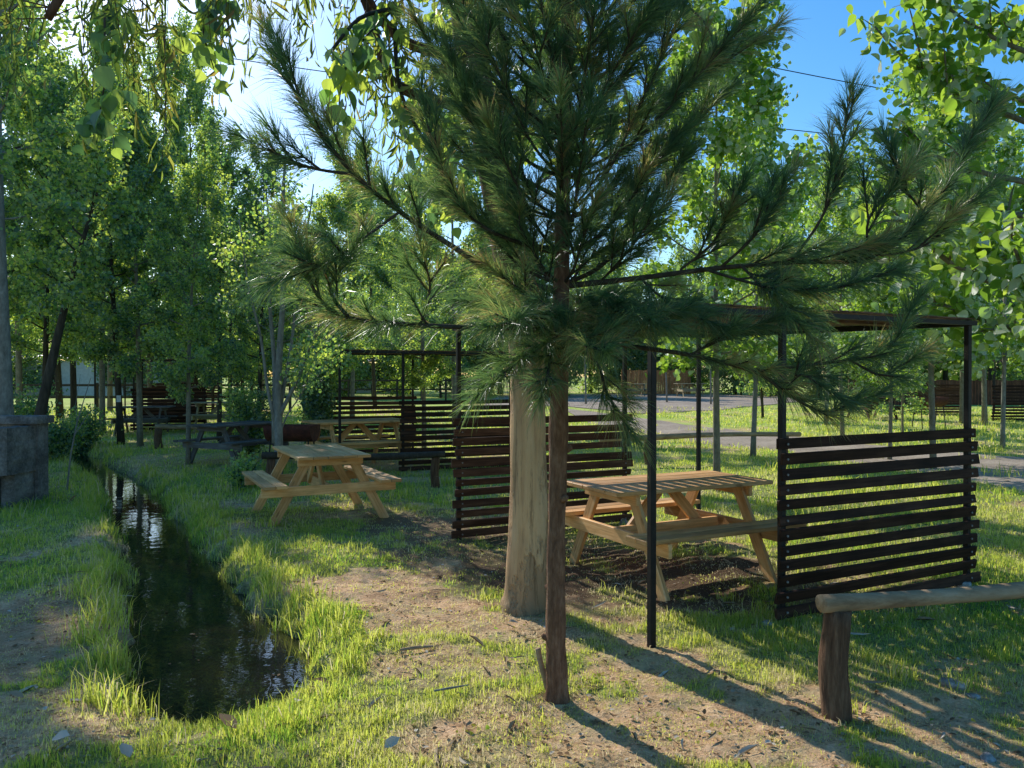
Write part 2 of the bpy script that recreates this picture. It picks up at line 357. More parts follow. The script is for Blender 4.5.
def leaf_mesh(name, rng, pos, dirs, nrm, size, rnd, tpl, mat):
    V, q = leaf_geo(pos, dirs, nrm, size, tpl)
    return np_mesh(name, V, [q], np.concatenate([rnd, rnd]), mat)

# ------------------------------------------------------------------ objects
def link(o): COL.objects.link(o); return o
def thing(name, label, cat, loc=(0, 0, 0), rz=0, group=None, scale=1):
    o = link(bpy.data.objects.new(name, None)); o.location = loc; o.rotation_euler = (0, 0, rz); o.scale = (scale if hasattr(scale, '__len__') else (scale,) * 3)
    o.empty_display_size = .2
    o['label'] = label; o['category'] = cat
    if group: o['group'] = group
    return o
def part(name, me, parent, label=None, bevel=0):
    o = link(bpy.data.objects.new(name, me)); o.parent = parent
    if label: o['label'] = label
    if bevel:
        m = o.modifiers.new('Bevel', 'BEVEL'); m.width = bevel; m.segments = 1; m.limit_method = 'ANGLE'
    return o
def single(name, me, label, cat, loc=(0, 0, 0), rz=0, group=None, scale=1):
    o = link(bpy.data.objects.new(name, me)); o.location = loc; o.rotation_euler = (0, 0, rz); o.scale = (scale,) * 3
    o['label'] = label; o['category'] = cat
    if group: o['group'] = group
    return o
def kids(o): return [c for c in COL.objects if c.parent == o]
def dup(root, label, loc, rz=0, scale=1, group=None, mat=None):
    r = root.copy(); COL.objects.link(r); r.location = loc; r.rotation_euler = (0, 0, rz); r.scale = (scale,) * 3; r['label'] = label
    if group: r['group'] = group
    elif 'group' in r: del r['group']
    for ch in kids(root):
        c = ch.copy(); COL.objects.link(c); c.parent = r
        if mat: c.data = remat(c.data, mat)
        for g in kids(ch):
            e = g.copy(); COL.objects.link(e); e.parent = c
            if mat: e.data = remat(e.data, mat)
    return r
_rm = {}
def remat(me, mat):
    k = (me.name, mat.name)
    if k not in _rm: n = me.copy(); n.materials[0] = mat; _rm[k] = n
    return _rm[k]
def struct(name, me):
    o = link(bpy.data.objects.new(name, me)); o['kind'] = 'structure'; return o
def stuff(name, me, label, cat):
    o = link(bpy.data.objects.new(name, me)); o['kind'] = 'stuff'; o['label'] = label; o['category'] = cat; return o
def gpos(x, y, dz=0): return (x, y, float(gz(x, y)) + dz)

# ------------------------------------------------------------------ ground
def axis(fine0, fine1, step, lo, hi, growth=1.12):
    a = list(np.arange(fine0, fine1, step)); s = step; x = a[-1]
    while x < hi: s *= growth; x += s; a.append(x)
    s = step; x = a[0]; pre = []
    while x > lo: s *= growth; x -= s; pre.append(x)
    return np.array(pre[::-1] + a)
gx = axis(-4.5, 3.6, .032, -260, 260, 1.06); gy = axis(2.2, 6.5, .03, -40, 420, 1.045)
GX, GY = np.meshgrid(gx, gy); Z = gz(GX, GY)
V = np.stack([GX, GY, Z], -1).reshape(-1, 3); nx, ny = len(gx), len(gy)
i = (np.arange(ny - 1)[:, None] * nx + np.arange(nx - 1)[None]).ravel()
q = np.stack([i, i + 1, i + nx + 1, i + nx], 1)
me = np_mesh('ground', V, [q], np.zeros(len(q)), M['ground'], True)
b = bare(V[:, 0], V[:, 1]); a = me.attributes.new('grassy', 'FLOAT', 'POINT'); a.data.foreach_set('value', (1 - b).astype(np.float32))
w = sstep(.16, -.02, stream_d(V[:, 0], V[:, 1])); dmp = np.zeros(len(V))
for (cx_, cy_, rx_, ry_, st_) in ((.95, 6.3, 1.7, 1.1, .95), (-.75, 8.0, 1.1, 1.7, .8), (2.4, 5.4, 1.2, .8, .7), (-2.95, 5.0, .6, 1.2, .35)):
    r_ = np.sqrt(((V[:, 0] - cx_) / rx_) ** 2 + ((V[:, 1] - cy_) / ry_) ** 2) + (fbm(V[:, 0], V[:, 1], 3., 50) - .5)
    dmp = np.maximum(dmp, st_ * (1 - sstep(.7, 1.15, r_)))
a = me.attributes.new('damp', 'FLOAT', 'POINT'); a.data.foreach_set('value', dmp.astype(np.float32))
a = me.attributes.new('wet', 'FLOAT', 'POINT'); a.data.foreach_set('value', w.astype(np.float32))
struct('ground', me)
# water sheet follows the ditch
ys = np.arange(3.4, 30, .1); vs = []; fs = []
for y in ys:
    c = float(np.interp(y, _sy, _sc)); wv = max(.05, float(np.interp(y, _sy, _sw))) + .35
    vs += [(c - wv, y, WATER_Z + .002 * 0), (c + wv, y, WATER_Z)]
n = len(ys); fa = np.array([(2 * k, 2 * k + 1, 2 * k + 3, 2 * k + 2) for k in range(n - 1)])
struct('water', np_mesh('water', np.array(vs), [fa], np.zeros(n - 1), M['water']))
# gravel road and yard
def sheet(name, near, far, mat, dz=.012, n=40):
    A = [G(*p) for p in near]; B = [G(*p) for p in far]
    def samp(L, t):
        t *= len(L) - 1; k = min(int(t), len(L) - 2); return L[k].lerp(L[k + 1], t - k)
    vs = []; m = 8
    for k in range(n + 1):
        a, b = samp(A, k / n), samp(B, k / n)
        for j in range(m + 1):
            p = a.lerp(b, j / m)
            if j in (0, m):
                p = p + (a - b).normalized() * (float(fbm(p.x, p.y, 1.5, 3)) - .5) * .8
            vs.append((p.x, p.y, float(gz(p.x, p.y)) + dz + (.02 if 0 < j < m else -.01)))
    f = np.array([(k * (m + 1) + j, (k + 1) * (m + 1) + j, (k + 1) * (m + 1) + j + 1, k * (m + 1) + j + 1) for k in range(n) for j in range(m)])
    me_ = np_mesh(name, np.array(vs), [f], np.zeros(len(f)), mat, True)
    return struct(name, me_)
sheet('road', [(590, 424), (640, 433), (700, 444), (785, 452), (885, 468), (1024, 491), (1250, 530)],
      [(560, 408), (620, 415), (690, 425), (785, 436), (895, 447), (1024, 457), (1250, 478)], M['gravel'])
sheet('gravel_yard', [(480, 409), (560, 406), (640, 414), (720, 410), (800, 402)], [(500, 396), (560, 394.5), (640, 394), (720, 394.5), (780, 396)], M['gravel'], .03)

# ------------------------------------------------------------------ grass
rng = np.random.RandomState(11)
def blades(x, y, h, w, rnd, lean=.5):
    n = len(x); z = gz(x, y)
    az = rng.uniform(0, 6.283, n); ln = rng.uniform(.1, 1, n) * lean
    dx, dy = np.cos(az) * ln * h, np.sin(az) * ln * h
    wa = rng.uniform(0, 6.283, n); wx, wy = np.cos(wa) * w / 2, np.sin(wa) * w / 2
    b = np.stack([x, y, z - .005], 1); W = np.stack([wx, wy, 0 * wx], 1)
    m = b + np.stack([dx * .3, dy * .3, h * .6], 1); t = b + np.stack([dx, dy, h * (1 - .35 * ln)], 1)
    V = np.stack([b - W, b + W, m + W * .75, m - W * .75, t], 1).reshape(-1, 3)
    k = (np.arange(n) * 5)[:, None]
    return V, k + np.array([[0, 1, 2, 3]]), k + np.array([[3, 2, 4]]), rnd
def grass_obj(name, sets, label):
    Vs, Q, T, Rq = [], [], [], []; o = 0
    for (V, q, t, r) in sets: Vs.append(V); Q.append(q + o); T.append(t + o); Rq.append(r); o += len(V)
    r = np.concatenate(Rq)
    return stuff(name, np_mesh(name, np.concatenate(Vs), [np.concatenate(Q), np.concatenate(T)], np.concatenate([r, r]), M['grass']), label, 'grass')
def field(n, y0, y1, hscale, w, pw=1.0):
    y = y0 + (y1 - y0) * rng.rand(n) ** pw
    x = rng.uniform(-1, 1, n) * (y * .70 + .6)
    b = bare(x, y); sd = stream_d(x, y)
    clump = fbm(x, y, 3.2, 20); c2 = vnoise(x, y, 14, 23)
    keep = (rng.rand(n) < ((1 - b) ** 1.2 * (.15 + 1.1 * c2) * (.2 + 1.35 * clump) + .62 * b * sstep(.30, .60, fbm(x, y, 5., 41)) * (.25 + c2) + .05)) & (sd > .04)
    # road and yard stay clear
    px = 512 + F * x / y; py = HZ + F * CAMH / y
    rn = np.interp(px, [560, 640, 700, 785, 885, 1024, 1250], [421, 433, 444, 452, 468, 491, 530]); rf = np.interp(px, [560, 620, 690, 785, 895, 1024, 1250], [408, 415, 425, 436, 447, 457, 478])
    keep &= ~((px > 560) & (py < rn - 1) & (py > rf + 1))
    x, y, b, sd, clump = x[keep], y[keep], b[keep], sd[keep], clump[keep]
    m = len(x)
    edge = np.exp(-((sd - .15) / .22) ** 2)
    h = hscale * (.3 + 1.0 * rng.rand(m) + 1.2 * (rng.rand(m) < .04)) * (.35 + 1.3 * clump) * (1 + 1.0 * edge * sstep(4.4, 5.4, y)) * (1 - .66 * b)
    dry = fbm(x, y, 1.6, 30)
    r = np.clip(rng.normal(.40, .21, m) + .50 * b + 1.0 * (dry - .46) + (rng.rand(m) < .08) * .45, 0, 1)
    return blades(x, y, h, w * (.6 + .8 * rng.rand(m)), r, .75)
sets = [field(260000, 2.6, 5.2, .042, .0036), field(230000, 5.0, 9.5, .046, .0058), field(140000, 9.2, 17, .06, .0105), field(80000, 16.5, 34, .08, .026)]
# tall tufts along the ditch banks and scattered clumps
def tufts(centres, per, h, spread, w, col=.42):
    X, Y, H_, Rr = [], [], [], []
    for (cx, cy, s) in centres:
        m = int(per * s); X.append(cx + rng.normal(0, spread * s, m)); Y.append(cy + rng.normal(0, spread * s, m)); H_.append(h * s * rng.uniform(.35, 1.1, m)); Rr.append(np.clip(rng.normal(col, .16, m) + (rng.rand(m) < .12) * .5, 0, 1))
    x, y, hh, rr = map(np.concatenate, (X, Y, H_, Rr)); k = stream_d(x, y) > .0
    return blades(x[k], y[k], hh[k], w * rng.uniform(.6, 1.4, k.sum()), rr[k], .9)
tc_ = []
for (px, py, s) in [(95, 590, 1.1), (110, 610, 1.2), (90, 640, 1.1), (115, 660, 1.2), (100, 690, 1.1), (125, 700, 1.), (80, 600, .9), (118, 575, .9), (105, 625, 1.2), (100, 560, .7),
                    (255, 560, .9), (270, 585, 1.), (300, 600, 1.1), (320, 620, 1.), (285, 610, 1.), (335, 640, .8), (345, 665, .8), (330, 690, .7), (240, 545, .8), (225, 520, .7),
                    (290, 575, .7), (310, 640, .8), (362, 650, .6), (160, 745, .6), (240, 738, .6), (290, 725, .6), (380, 640, .5), (400, 540, .45), (388, 560, .5),
                    (700, 640, .5), (680, 650, .5), (640, 632, .45), (900, 680, .6), (870, 665, .5), (960, 690, .7), (1000, 660, .8), (850, 715, .5), (760, 610, .5), (730, 600, .5)]:
    g = G(px, py); tc_.append((g.x, g.y, s))
sets.append(tufts(tc_, 110, .21, .07, .0055))
er = random.Random(4)
for side in (-1, 1):
    y = 3.95
    while y < 13:
        c = float(np.interp(y, _sy, _sc)); w_ = float(np.interp(y, _sy, _sw)); x = c + side * (w_ * 1.28 + er.uniform(.02, .22))
        if er.random() < .8: sets.append(tufts([(x, y, er.uniform(.25, .95) * (.6 if y < 4.3 else 1))], 85, .23, .065, .0055 if y < 7 else .009, er.uniform(.25, .55)))
        y += er.uniform(.10, .26)
far_t = []
for _ in range(260):
    y = random.uniform(8, 30); x = random.uniform(-.68, .68) * y
    if float(stream_d(x, y)) > .2 and random.random() < 1 - float(bare(x, y)): far_t.append((x, y, random.uniform(.6, 1.3)))
sets.append(tufts(far_t, 45, .2, .12, .012))
grass_obj('grass', sets, 'green and straw coloured grass growing over the picnic ground')

# leaf litter
n = 10000; y = 2.7 + 12 * rng.rand(n) ** 1.7; x = rng.uniform(-.72, .72, n) * y
b = bare(x, y); k = (rng.rand(n) < .12 + .8 * b) & (stream_d(x, y) > .02); x, y = x[k], y[k]; m = len(x)
pos = np.stack([x, y, gz(x, y) + .008], 1); dirs = np.stack([rng.normal(size=m), rng.normal(size=m), rng.normal(0, .15, m)], 1)
nr = np.stack([rng.normal(0, .2, m), rng.normal(0, .2, m), np.ones(m)], 1)
stuff('leaf_litter', leaf_mesh('leaf_litter', rng, pos, dirs, nr, rng.uniform(.008, .038, m), .15 + .85 * rng.rand(m), 'dry', M['litter']), 'small brown dry leaves and bark bits scattered on the soil', 'leaf litter')
# floating bits on the water
n = 110; y = rng.uniform(3.8, 13, n); x = np.interp(y, _sy, _sc) + rng.uniform(-.5, .5, n); k = stream_d(x, y) < -.03; x, y = x[k], y[k]; m = len(x)
pos = np.stack([x, y, np.full(m, WATER_Z + .004)], 1); dirs = np.stack([rng.normal(size=m), rng.normal(size=m), np.zeros(m)], 1)
stuff('floating_debris', leaf_mesh('floating_debris', rng, pos, dirs, np.tile([0, 0, 1.], (m, 1)), rng.uniform(.008, .03, m), .6 * rng.rand(m), 'dry', M['litter']), 'bits of leaf floating on the dark ditch water', 'debris')
n = 420; y = 2.7 + 9 * rng.rand(n) ** 1.5; x = rng.uniform(-.72, .72, n) * y; k = stream_d(x, y) > .1; x, y = x[k], y[k]; m = len(x)
pos = np.stack([x, y, gz(x, y) + .02], 1); dirs = np.stack([rng.normal(size=m), rng.normal(size=m), rng.normal(0, .12, m)], 1)
nr = np.stack([rng.normal(0, .5, m), rng.normal(0, .5, m), np.ones(m)], 1)
stuff('bark_strips', leaf_mesh('bark_strips', rng, pos, dirs, nr, rng.uniform(.04, .15, m), .55 + .45 * rng.rand(m), 'sickle', M['litter']), 'pale curled bark strips and long dry leaves fallen on the grass', 'bark litter')
n = 26000; y = 2.7 + 9.5 * rng.rand(n) ** 1.4; x = rng.uniform(-.72, .72, n) * y
k = (rng.rand(n) < sstep(.50, .68, fbm(x, y, 2.4, 61)) * (1 - .8 * bare(x, y))) & (stream_d(x, y) > .06); x, y = x[k], y[k]; m = len(x)
pos = np.stack([x, y, gz(x, y) + rng.uniform(.008, .045, m)], 1); dirs = np.stack([rng.normal(size=m), rng.normal(size=m), rng.normal(0, .35, m)], 1)
nr = np.stack([rng.normal(0, .5, m), rng.normal(0, .5, m), np.ones(m)], 1)
stuff('weeds', leaf_mesh('weeds', rng, pos, dirs, nr, rng.uniform(.010, .028, m), np.clip(rng.normal(.3, .15, m), 0, 1), 'poplar', M['grass']), 'small round leaved weeds and clover growing among the grass', 'weeds')
# individual larger fallen leaves and stones
for (px, py, s, rv, lb) in [(22, 704, .085, .75, 'curled pinkish brown leaf on the grey soil at the left edge'), (50, 752, .10, .95, 'pale bleached leaf near the bottom left corner'),
                            (235, 742, .13, .55, 'large brown leaf lying where the ditch ends'), (300, 697, .09, .98, 'pale flat leaf at the right tip of the water'),
                            (128, 762, .1, .92, 'long pale leaf in the grass at the bottom edge'), (384, 758, .08, .97, 'white leaf standing up in bright grass at the bottom'),
                            (519, 629, .09, .9, 'pale leaf below the foot of the thick pale trunk'), (614, 722, .09, .45, 'reddish brown leaf in the shadow of the pine trunk'),
                            (765, 606, .1, .8, 'dry leaf under the near end of the picnic table'), (330, 680, .09, .3, 'dark brown leaf in grass right of the water')]:
    g = G(px, py); rg = np.random.RandomState(px)
    me = leaf_mesh('fallen_leaf', rg, np.array([[0, 0, .02]]), np.array([[math.cos(px), math.sin(px), .25]]), np.array([[.3, -.3, 1.]]), np.array([s]), np.array([rv]), 'dry', M['litter'])
    single('fallen_leaf', me, lb, 'leaf', gpos(g.x, g.y, .015), group='larger fallen leaves')
def rock(px, py, s, lb, sq=.6):
    g = G(px, py); import bmesh
    bm = bmesh.new(); bmesh.ops.create_icosphere(bm, subdivisions=3, radius=s); rr = random.Random(px)
    o = [rr.uniform(0, 9) for _ in range(3)]
    for v in bm.verts:
        c = v.co; v.co = c * (1 + .25 * math.sin(c.x / s * 2.1 + o[0]) * math.sin(c.y / s * 2.7 + o[1]) + .12 * math.sin(c.z / s * 5 + o[2])); v.co.z *= sq
    me = bpy.data.meshes.new('stone'); bm.to_mesh(me); bm.free(); me.materials.append(M['stone'])
    me.polygons.foreach_set('use_smooth', [True] * len(me.polygons))
    return single('stone', me, lb, 'stone', gpos(g.x, g.y, s * .1), group='stones')
rock(769, 622, .045, 'small stone at the left foot of the near dark slat panel')
rock(966, 586, .06, 'stone at the right foot of the near dark slat panel')
rock(955, 690, .055, 'grey stone in the shaded grass right of the stump')
rock(990, 762, .03, 'small pale stone at the bottom right corner')
rock(624, 525, .06, 'dark stone at the foot of the back slat panel', .8)
rock(975, 700, .03, 'smaller stone beside the grey one in shaded grass')
mb = MB(); p = G(415, 655); mb.tube([(-.09, -.02, .012), (0, 0, .02), (.1, .035, .016)], [.009, .011, .007], 6)
single('stick', mb.mesh('stick', M['rail']), 'grey stick lying on the dry grass left of the pine', 'stick', gpos(p.x, p.y, .01))
mb = MB(); p = G(315, 708); mb.tube([(-.08, -.0, .01), (0, .01, .02), (.09, .05, .02)], [.005, .006, .003], 6)
single('stick', mb.mesh('stick', M['greybark']), 'pale thin stick in the green grass left of the pine', 'stick', (G(450, 700).x, G(450, 700).y, .03))

# ------------------------------------------------------------------ picnic tables
def make_table(label, mat, loc, rz):
    root = thing('picnic_table', label, 'picnic table', loc, rz)
    L = 1.55
    mb = MB(); ws = .152
    for k in range(5):
        yy = (k - 2) * (ws + .006); e = random.uniform(-.006, .006)
        mb.board((-L / 2 + e, yy, .735), (L / 2 + e, yy, .735), ws, .032)
    part('tabletop', mb.mesh('tabletop', mat), root, bevel=.004)
    for s in (-1, 1):
        mb = MB()
        for k in range(2): mb.board((-L / 2, s * (.56 + k * .125), .445), (L / 2, s * (.56 + k * .125), .445), .118, .034)
        part('seat', mb.mesh('seat', mat), root, bevel=.004)
    for sx in (-1, 1):
        x = sx * .56
        mb = MB(); mb.board((x, -.74, .37), (x, .74, .37), .034, .105); part('seat_beam', mb.mesh('seat_beam', mat), root, bevel=.003)
        mb = MB(); mb.board((x, -.36, .675), (x, .36, .675), .034, .085); part('top_batten', mb.mesh('top_batten', mat), root, bevel=.003)
        for sy in (-1, 1):
            mb = MB(); xl = x - sx * .036
            mb.board((xl, sy * .235, .715), (xl, sy * .635, -.02), .034, .10, (0, 1, .4))
            part('leg', mb.mesh('leg', mat), root, bevel=.003)
    mb = MB(); mb.board((-.52, 0, .36), (.52, 0, .36), .034, .11); part('stretcher', mb.mesh('stretcher', mat), root, bevel=.003)
    for s in (-1, 1):
        mb = MB(); mb.board((s * .03, .036, .71), (s * .36, .036, .36), .034, .09, (1, 0, 1)); part('brace', mb.mesh('brace', mat), root, bevel=.003)
    return root
tz = lambda x, y: (x, y, float(.35 * sstep(14, 44, y)) + .0)
PD = Vector((.892, .452, 0)).normalized(); PA = math.atan2(PD.y, PD.x)
T2 = make_table('pale yellow pine picnic table standing under the nearest slat roofed shelter', M['table'], tz(1.28, 6.32), PA)
# near left table
T1 = dup(T2, 'honey coloured picnic table seen end on standing in grass beside the ditch', tz(-2.25, 8.95), math.atan2(1.06, -.55) + .0)
T3 = dup(T2, 'light wood picnic table inside the second shelter behind the end on table', tz(-2.72, 13.55), R(33), 1.12)
T4 = dup(T2, 'grey weathered picnic table in shade left of the grey multi stemmed tree', tz(*XY(236, 14.2)), R(62), mat=M['tableold'])
T5 = dup(T2, 'yellowish picnic table far back in front of the sunlit field', tz(*XY(222, 22)), R(8), 1.1, mat=M['tablepale'])
T6 = dup(T2, 'dark grey picnic table far back before the leftmost slat panels', tz(*XY(142, 21)), R(12), 1.0, mat=M['tableold'])
T7 = dup(T2, 'tiny pale picnic table beyond the gravel yard in front of the orange fence', tz(*XY(690, 47)), R(5), 1.15, mat=M['tablepale'])
T8 = dup(T2, 'tiny pale picnic table at the left end of the orange fence', tz(*XY(634, 49)), R(0), 1.1, mat=M['tablepale'])
T9 = dup(T2, 'small brown picnic table far right behind the pale slender trunk', tz(*XY(872, 27)), R(10), 1.0, mat=M['slatred'])

# ------------------------------------------------------------------ shelters with slat roofs and slat panels
def make_pergola(label, loc, ang, panel_mat=(None, None), hpost=2.015):
    """local x along the front, y to the back; front: corner, post at 1.06, corner at 3.02"""
    root = thing('slat_shelter', label, 'shelter', loc, ang)
    W, D, I, SK = 3.02, 3.27, 1.06, .13
    for (x, y, h) in ((0, 0, hpost), (I, 0, hpost), (W, 0, hpost), (SK, D, hpost + .06), (SK + 1.98, D, hpost + .06), (SK + W, D, hpost + .06)):
        mb = MB(); mb.board((x, y, -.12), (x, y, h), .041, .041, (0, 1, 0)); part('post', mb.mesh('post', M['steel']), root, bevel=.003)
    for (a, b_) in (((-.05, -.026, hpost), (W + .05, -.026, hpost)), ((SK - .05, D + .026, hpost + .06), (SK + W + .05, D + .026, hpost + .06))):
        mb = MB(); mb.board(a, b_, .036, .034); part('beam', mb.mesh('beam', M['steel']), root)
    for x in (-.03, W + .03):
        mb = MB(); mb.board((x, .0, hpost + .003), (x + SK, D, hpost + .063), .04, .05); part('beam', mb.mesh('beam', M['steel']), root)
    for k in range(3):
        y = .55 + k * 1.05; z = hpost + .022 + .06 * y / D
        mb = MB(); mb.board((.0, y, z - .012), (W, y, z - .012), .15, .024); part('purlin', mb.mesh('purlin', M['roofb']), root)
    mb = MB(); x = .0
    while x < W:
        w = .088; s = random.uniform(-.015, .015)
        mb.board((x + w / 2, -.05 + s, hpost + .034), (x + w / 2 + SK, D + .07 + s, hpost + .094), w, .010); x += w + .030
    part('roof', mb.mesh('roof', M['roofb']), root)
    def panel(x0, x1, y, mat, n=12):
        mb = MB()
        for k in range(n):
            z = .055 + k * .1005 + random.uniform(-.006, .006); e0, e1 = random.uniform(.035, .095), random.uniform(.035, .095)
            mb.board((x0 - e0, y, z), (x1 + e1, y + random.uniform(-.006, .003), z + random.uniform(-.012, .012)), .024, random.uniform(.062, .082), (0, random.uniform(-.25, .25), 1), end=.012)
        part('slat_panel', mb.mesh('slat_panel', mat), root, bevel=.004)
    panel(I, W, -.036, panel_mat[0] or M['slat'])
    panel(SK, SK + 1.98, D - .036, panel_mat[1] or M['slatred'])
    return root
f0 = Vector((.836, 4.60, 0))
S1 = make_pergola('nearest open shelter with black steel posts, board roof and dark slat panels', (f0.x, f0.y, 0), PA)
S2 = dup(S1, 'second shelter back, its black posts over the light table left of centre', tz(-2.82, 12.6), math.atan2(.38, .92))
S3 = dup(S1, 'far left shelter with horizontal slat panels behind the row of trunks', tz(*XY(95, 22)), R(6))
S4 = dup(S1, 'far right shelter, slat panel at the right edge behind leaning trunks', tz(*XY(962, 26)), R(0))
S5 = dup(S1, 'shelter in deep shade far back, left of the yellow table', tz(*XY(125, 29)), R(-4))

bm_ = MB(); bm_.tube([(0, -.008, 0), (0, .0, 0)], .008, 8); bolt = bm_.mesh('bolt', M['boltm'])
for (xx, yy) in ((1.06, -.049), (3.0, -.049), (.15, 3.27 - .049), (2.09, 3.27 - .049)):
    for k in range(12):
        o_ = part('bolt', bolt, S1); o_.location = (xx, yy, .055 + k * .1005)
# ------------------------------------------------------------------ log rails
def log(p0, p1, r, seed, n=14, bow=.02):
    p0, p1 = Vector(p0), Vector(p1); rr = random.Random(seed); pts = []; rad = []
    for k in range(n):
        t = k / (n - 1); p = p0.lerp(p1, t); p.z += bow * math.sin(t * 5 + seed) ; p.y += bow * .6 * math.sin(t * 4 + seed * 2)
        pts.append(p); rad.append(r * (1 + .08 * math.sin(t * 9 + seed)) * (1 - .12 * t))
    mb = MB(); mb.tube(pts, rad, 22, .04, seed=seed); return mb
def rail(label, a, b, zt, r, seed, posts, rp=.06, group=None, mat='rail'):
    root = thing('log_rail', label, 'log rail', (a[0], a[1], 0), 0, group)
    off = (a[0], a[1], 0)
    part('rail', log((a[0], a[1], zt), (b[0], b[1], zt), r, seed).mesh('rail', M[mat], off, True), root)
    for (x, y) in posts:
        g = float(gz(x, y)); mb = MB(); n = 9
        pts = [(x + .01 * math.sin(k), y, g - .12 + (zt - r * .8 - g + .12) * k / (n - 1)) for k in range(n)]
        mb.tube(pts, [rp * (1.05 - .1 * k / n) for k in range(n)], 20, .035, seed=seed + 3)
        part('post', mb.mesh('post', M['stump'], off, True), root)
    return root
a = P(822, 604, 3.57); b_ = P(1024, 586, 3.86); dd = (b_ - a)
rail('grey debarked log rail on a thick brown stump in the right foreground', (a.x, a.y), (a.x + dd.x * 2.7, a.y + dd.y * 2.7), .545, .043, 3, [(1.515, 3.60), (a.x + dd.x * 2.5, a.y + dd.y * 2.5)], .064)
a = XY(600, 13.8); b_ = XY(800, 14.9)
rail('long low log rail in front of the gravel road behind the nearest table', a, b_, .50, .05, 5, [XY(648, 14.08), XY(785, 14.8)], .07)
rail('dark log rail crossing the grass behind the end on table', XY(262, 10.8), XY(445, 11.1), .48, .05, 8, [XY(270, 10.85), XY(435, 11.15)], .06, mat='darkbark')
rail('shaded log rail far left beside the grey weathered table', XY(155, 17.0), XY(238, 17.6), .5, .055, 9, [XY(158, 17.0), XY(232, 17.55)], .08)

# ------------------------------------------------------------------ concrete grill
cx, cy = -6.78, 9.6
root = thing('concrete_grill', 'old grey concrete barbecue block standing on grass at the left edge', 'barbecue', (cx, cy, 0))
def rough_box(x0, x1, y0, y1, z0, z1, mat, step=.05, amp=.008):
    import bmesh
    bm = bmesh.new(); bmesh.ops.create_cube(bm, size=1)
    for v in bm.verts: v.co = Vector((x0 + (v.co.x + .5) * (x1 - x0), y0 + (v.co.y + .5) * (y1 - y0), z0 + (v.co.z + .5) * (z1 - z0)))
    bmesh.ops.subdivide_edges(bm, edges=bm.edges[:], cuts=9, use_grid_fill=True)
    for v in bm.verts:
        c = v.co; h = lambda k: math.sin(c.x * 31 + k) * math.sin(c.y * 27 + k * 2) + math.sin(c.z * 41 + k * 3) * .6
        v.co += Vector((h(1), h(2), h(3))) * amp * .6
    me = bpy.data.meshes.new('block'); bm.to_mesh(me); bm.free(); me.materials.append(mat); return me
part('back_wall', rough_box(-1.4, .68, .30, .52, -.1, 1.02, M['conc']), root)
part('side_wall', rough_box(.46, .66, -.28, .30, .40, .98, M['conc']), root)
part('top_slab', rough_box(-1.4, .72, .22, .58, 1.0, 1.10, M['conc'], amp=.014), root)
part('firebox_front', rough_box(-1.4, .40, -.42, -.26, -.1, .76, M['conc']), root)
part('hearth', rough_box(-1.4, .44, -.40, .30, .58, .66, M['conc']), root)
part('pillar', rough_box(.47, .64, -.1, .28, -.1, .42, M['conc']), root)

# ------------------------------------------------------------------ half barrel grills
def half_barrel(label, loc, rz, zc=.78, proto=[None]):
    if proto[0]: return dup(proto[0], label, loc, rz, group='half barrel grills')
    root = thing('barrel_grill', label, 'barrel grill', loc, rz, 'half barrel grills')
    mb = MB(); n = 14; Lh = .44; rad = .29
    vs = []; fs = []
    for sx in (-1, 1):
        for rr_ in (rad, rad - .012):
            for k in range(n + 1):
                a = math.pi + math.pi * k / n; vs.append((sx * Lh, rr_ * math.cos(a), zc + .15 + rr_ * math.sin(a)))
    m = n + 1
    for k in range(n):
        fs.append((k, k + 1, 2 * m + k + 1, 2 * m + k)); fs.append((m + k + 1, m + k, 3 * m + k, 3 * m + k + 1))
    fs.append(tuple(range(n, -1, -1))); fs.append(tuple(2 * m + k for k in range(m)))
    mb.quadset(vs, fs, [[(0, 0)] * len(f) for f in fs], .5)
    part('barrel', mb.mesh('barrel', M['rust']), root)
    for sx in (-1, 1):
        for sy in (-1, 1):
            mb = MB(); mb.tube([(sx * .36, sy * .14, zc - .08), (sx * .38, sy * .24, -.03)], .014, 6); part('leg', mb.mesh('leg', M['steel']), root)
    proto[0] = root; return root
half_barrel('rusty half barrel grill on legs seen past the right panel by the pale slender trunk', tz(*XY(929, 23)), R(8))
half_barrel('dark red half barrel grill behind the end on table, by the leafy shrub', tz(*XY(292, 12.2)), R(-5)).scale = (.85, .85, .9)
half_barrel('rusty half barrel grill in far shade left of the trimmed sapling', tz(*XY(868, 31)), R(20))

def smooth_poly(P0, R0, m=4):
    P0 = [Vector(p) for p in P0]; out = []; ro = []
    for k in range(len(P0) - 1):
        for j in range(m):
            t = j / m; a_, b2, c_, d_ = P0[max(k - 1, 0)], P0[k], P0[k + 1], P0[min(k + 2, len(P0) - 1)]
            out.append(.5 * ((2 * b2) + (c_ - a_) * t + (2 * a_ - 5 * b2 + 4 * c_ - d_) * t * t + (3 * b2 - a_ - 3 * c_ + d_) * t ** 3)); ro.append(R0[k] * (1 - t) + R0[k + 1] * t)
    out.append(P0[-1]); ro.append(R0[-1]); return out, ro

